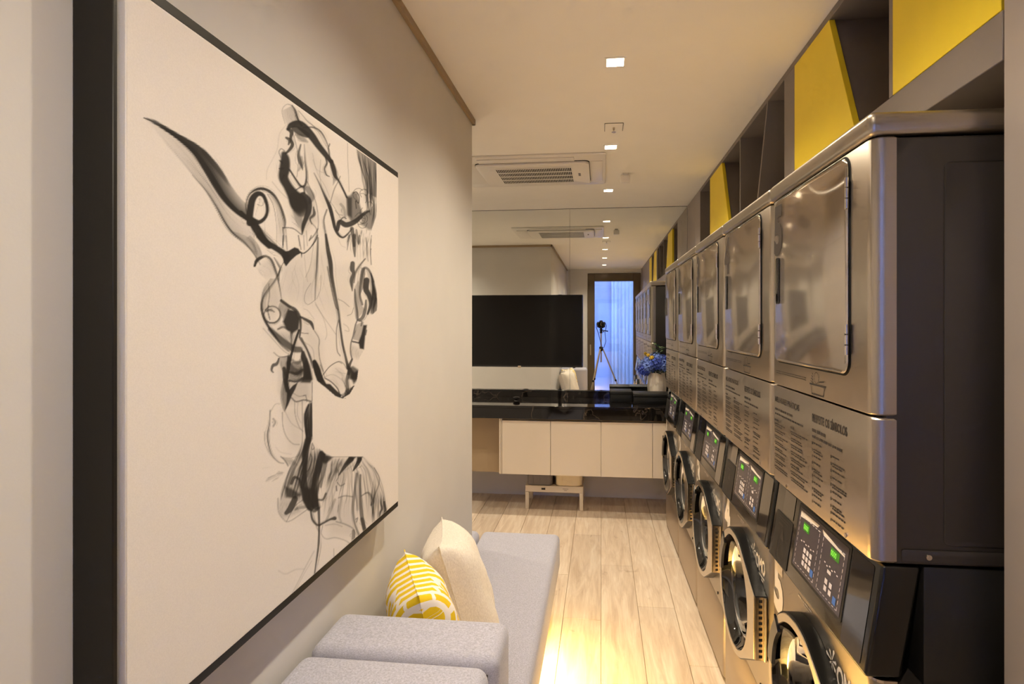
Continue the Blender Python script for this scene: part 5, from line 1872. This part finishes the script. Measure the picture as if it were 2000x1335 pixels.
    obj('drum', MB().lathe([(0.179, 0.061), (0.20, 0.066), (0.225, 0.085), (0.225, 0.40), (0.20, 0.42), (0.06, 0.415), (0.05, 0.40), (0.001, 0.40)], (0, yc, zc), 'x', 48), 'drum', t)
    # grip on the far side of the ring
    gp = MB()
    a0, a1, ng = math.radians(2), math.radians(46), 14
    pv = []
    for i in range(ng + 1):
        a = a0 + (a1 - a0) * i / ng
        r1 = R - 0.010 + (0.012 if i == ng else 0)
        for (rr, xx) in ((R - 0.047, XF + 0.004), (R - 0.045, XF - 0.006), (r1, XF - 0.006), (r1, XF + 0.0)):
            pv.append((xx, yc + rr * math.cos(a), zc + rr * math.sin(a)))
    pf = []
    for i in range(ng):
        for q in range(4):
            j = (q + 1) % 4
            pf.append((i * 4 + q, i * 4 + j, (i + 1) * 4 + j, (i + 1) * 4 + q))
    pf += [(0, 1, 2, 3), (ng * 4 + 3, ng * 4 + 2, ng * 4 + 1, ng * 4)]
    gp.add(pv, pf)
    obj('grip', gp, 'black', dr_)
    # piano hinge on the near side
    hg = MB()
    hg.box(XF + 0.001, -0.0008, hy - 0.0032, hy - 0.0004, hz0 + 0.002, hz1 - 0.002)
    hg.cyl((-0.006, hy - 0.008, hz0 + 0.002), (-0.006, hy - 0.008, hz1 - 0.002), 0.0045, n=12)
    hh = obj('hinge', hg, 'steel_ring', t)
    for i in range(11):
        zz = hz0 + 0.010 + i * (hz1 - hz0 - 0.024) / 10.3
        obj('hinge_slot', MB().box(-0.026, -0.015, hy - 0.0038, hy - 0.0034, zz, zz + 0.009), 'gap', hh, smooth=False)
    # latch screw below
    obj('door_screw', MB().cyl((-0.003, 0.11, 0.338), (0.0, 0.11, 0.338), 0.006, n=12), 'print_dark', fp)
    return t


dry0 = make_dryer()
was0 = make_washer()
ORD = ['nearest', 'second', 'third', 'fourth', 'farthest']
NUM = ['5', '4', '3', '2', '1']
DLAB = ['nearest steel tumble dryer, big dark 5 on its door, whole dark side showing',
        'second steel tumble dryer from the near end, between the nearest and the middle one',
        'middle steel tumble dryer of the row of five',
        'fourth steel tumble dryer from the near end, before the last one',
        'farthest steel tumble dryer, last in the row beside the flower vase']
WLAB = ['nearest front loading washer, white 5 on its front, control panel with green digits',
        'second front loading washer from the near end, white 4 beside its round door',
        'middle front loading washer of the row of five',
        'fourth front loading washer from the near end, before the last one',
        'farthest front loading washer, last in the row beside the black counter']
for k in range(5):
    px_, py_ = row_pos(k)
    d = dry0 if k == 0 else dup(dry0)
    s = was0 if k == 0 else dup(was0)
    d.location = (px_, py_, 1.0605)
    s.location = (px_, py_, 0.0)
    d.rotation_euler = s.rotation_euler = (0, 0, RZ)
    tag(d, DLAB[k], 'dryer', 'stacked tumble dryers')
    tag(s, WLAB[k], 'washer', 'washers under the dryers')
tops = [o for o in COL.objects if o.parent is None]
drs = sorted([o for o in tops if o.name.startswith('tumble_dryer')], key=lambda o: o.location.y)
wss = sorted([o for o in tops if o.name.startswith('front_load_washer')], key=lambda o: o.location.y)
for k in range(5):
    vs, fs = text_mesh(NUM[k], 0.19, 0.009, 'CENTER', 0.78)
    dm = MB()
    flat_on_x(dm, vs, fs, -0.0082, 0.553, 0.692)
    dd = [c for c in drs[k].children if c.name.split('.')[0] == 'door'][0]
    obj('number_decal', dm, 'print_mid', dd, smooth=False)
    vs, fs = text_mesh(NUM[k], 0.20, 0.010, 'CENTER', 0.85)
    dm = MB()
    flat_on_x(dm, vs, fs, -0.0011, 0.572, 0.682)
    ffp = [c for c in wss[k].children if c.name.split('.')[0] == 'front_panel'][0]
    obj('number_decal', dm, 'print_white', ffp, smooth=False)

# ------------------------------------------------------------------ the photographer's tripod and camera, seen in the mirror
tp = thing('tripod', 'silver legged tripod standing before the glazed door, seen in the mirror', 'tripod', (0.0, -0.09, 0))
AP = 1.10
obj('center_column', MB().cyl((0, 0, 0.85), (0, 0, 1.37), 0.013, n=16), 'silver', tp)
obj('leg_collar', MB().lathe([(0.02, AP - 0.05), (0.035, AP - 0.03), (0.035, AP + 0.02), (0.02, AP + 0.035)], (0, 0, 0), 'z', 18, None, True), 'black', tp)
for a in (0.05, 2 * PI / 3 + 0.05, -2 * PI / 3 + 0.05):
    dx, dy = math.cos(a), math.sin(a)
    foot = Vector((dx * 0.47, dy * 0.47, 0.012))
    topp = Vector((dx * 0.032, dy * 0.032, AP - 0.01))
    q1 = topp.lerp(foot, 0.52)
    lg_ = obj('leg', MB().cyl(topp, q1, 0.0125, 0.0125, 12), 'silver', tp)
    obj('lower_tube', MB().cyl(q1, foot, 0.009, 0.009, 10), 'silver', lg_)
    obj('clamp', MB().cyl(q1 - (foot - topp) * 0.014, q1 + (foot - topp) * 0.014, 0.018, 0.017, 12), 'black', lg_)
    obj('rubber_foot', MB().cyl(foot - Vector((0, 0, 0.012)), foot + Vector((0, 0, 0.012)), 0.014, 0.012, 12), 'rubber', lg_)
hdm = MB()
hdm.cyl((0, 0, 1.37), (0, 0, 1.425), 0.026, 0.022, 18)
hdm.box(-0.03, 0.03, -0.03, 0.03, 1.425, 1.44)
hdm.box(-0.045, 0.045, -0.035, 0.035, 1.462, 1.474)
hdm.cyl((0, 0, 1.44), (0, 0, 1.462), 0.022, n=16)
obj('pan_head', hdm, 'black', tp)
obj('pan_handle', MB().tube([(0.02, -0.02, 1.43), (0.07, -0.05, 1.415), (0.12, -0.08, 1.405)], [0.006, 0.008, 0.011], 10), 'black', tp)
obj('head_knob', MB().cyl((0.03, 0, 1.40), (0.06, 0, 1.40), 0.012, n=12), 'black', tp)
cm = thing('camera', 'black stills camera on the tripod, seen in the mirror', 'camera', (0.0, -0.10, 1.4745))
obj('camera_body', MB().box(-0.072, 0.072, -0.04, 0.03, 0.0, 0.10), 'black_matte', cm, bevel=0.008, segs=3)
obj('prism_hump', MB().prism([(-0.036, 0.1005), (0.036, 0.1005), (0.024, 0.128), (-0.024, 0.128)], 'y', -0.035, 0.034), 'black_matte', cm, bevel=0.004)
obj('hand_grip', MB().box(-0.072, -0.04, 0.031, 0.05, 0.005, 0.09), 'black_matte', cm, bevel=0.006, segs=3)
obj('shutter_button', MB().cyl((-0.054, 0.03, 0.1005), (-0.054, 0.03, 0.106), 0.007, n=12), 'chrome', cm)
ln_ = obj('lens', MB().lathe([(0.034, 0.0305), (0.036, 0.04), (0.036, 0.055), (0.039, 0.058), (0.039, 0.082), (0.034, 0.084), (0.03, 0.074), (0.002, 0.070)], (0.0, 0, 0.0655), 'y', 32), 'black', cm)
obj('front_glass', MB().lathe([(0.029, 0.0745), (0.02, 0.079), (0.002, 0.081)], (0, 0, 0.0655), 'y', 24), 'black_gloss', ln_)
stp = [(0.074, 0, 0.085), (0.095, 0.0, 0.03), (0.07, 0.01, -0.10), (0.085, 0.0, -0.25), (0.05, 0.01, -0.36), (0.015, 0.025, -0.37), (-0.005, 0.02, -0.28), (-0.05, 0.01, -0.10), (-0.085, 0.0, 0.0), (-0.074, 0, 0.085)]
obj('strap', MB().tube([Vector(p) for p in stp], 0.006, 6), 'black_matte', cm)
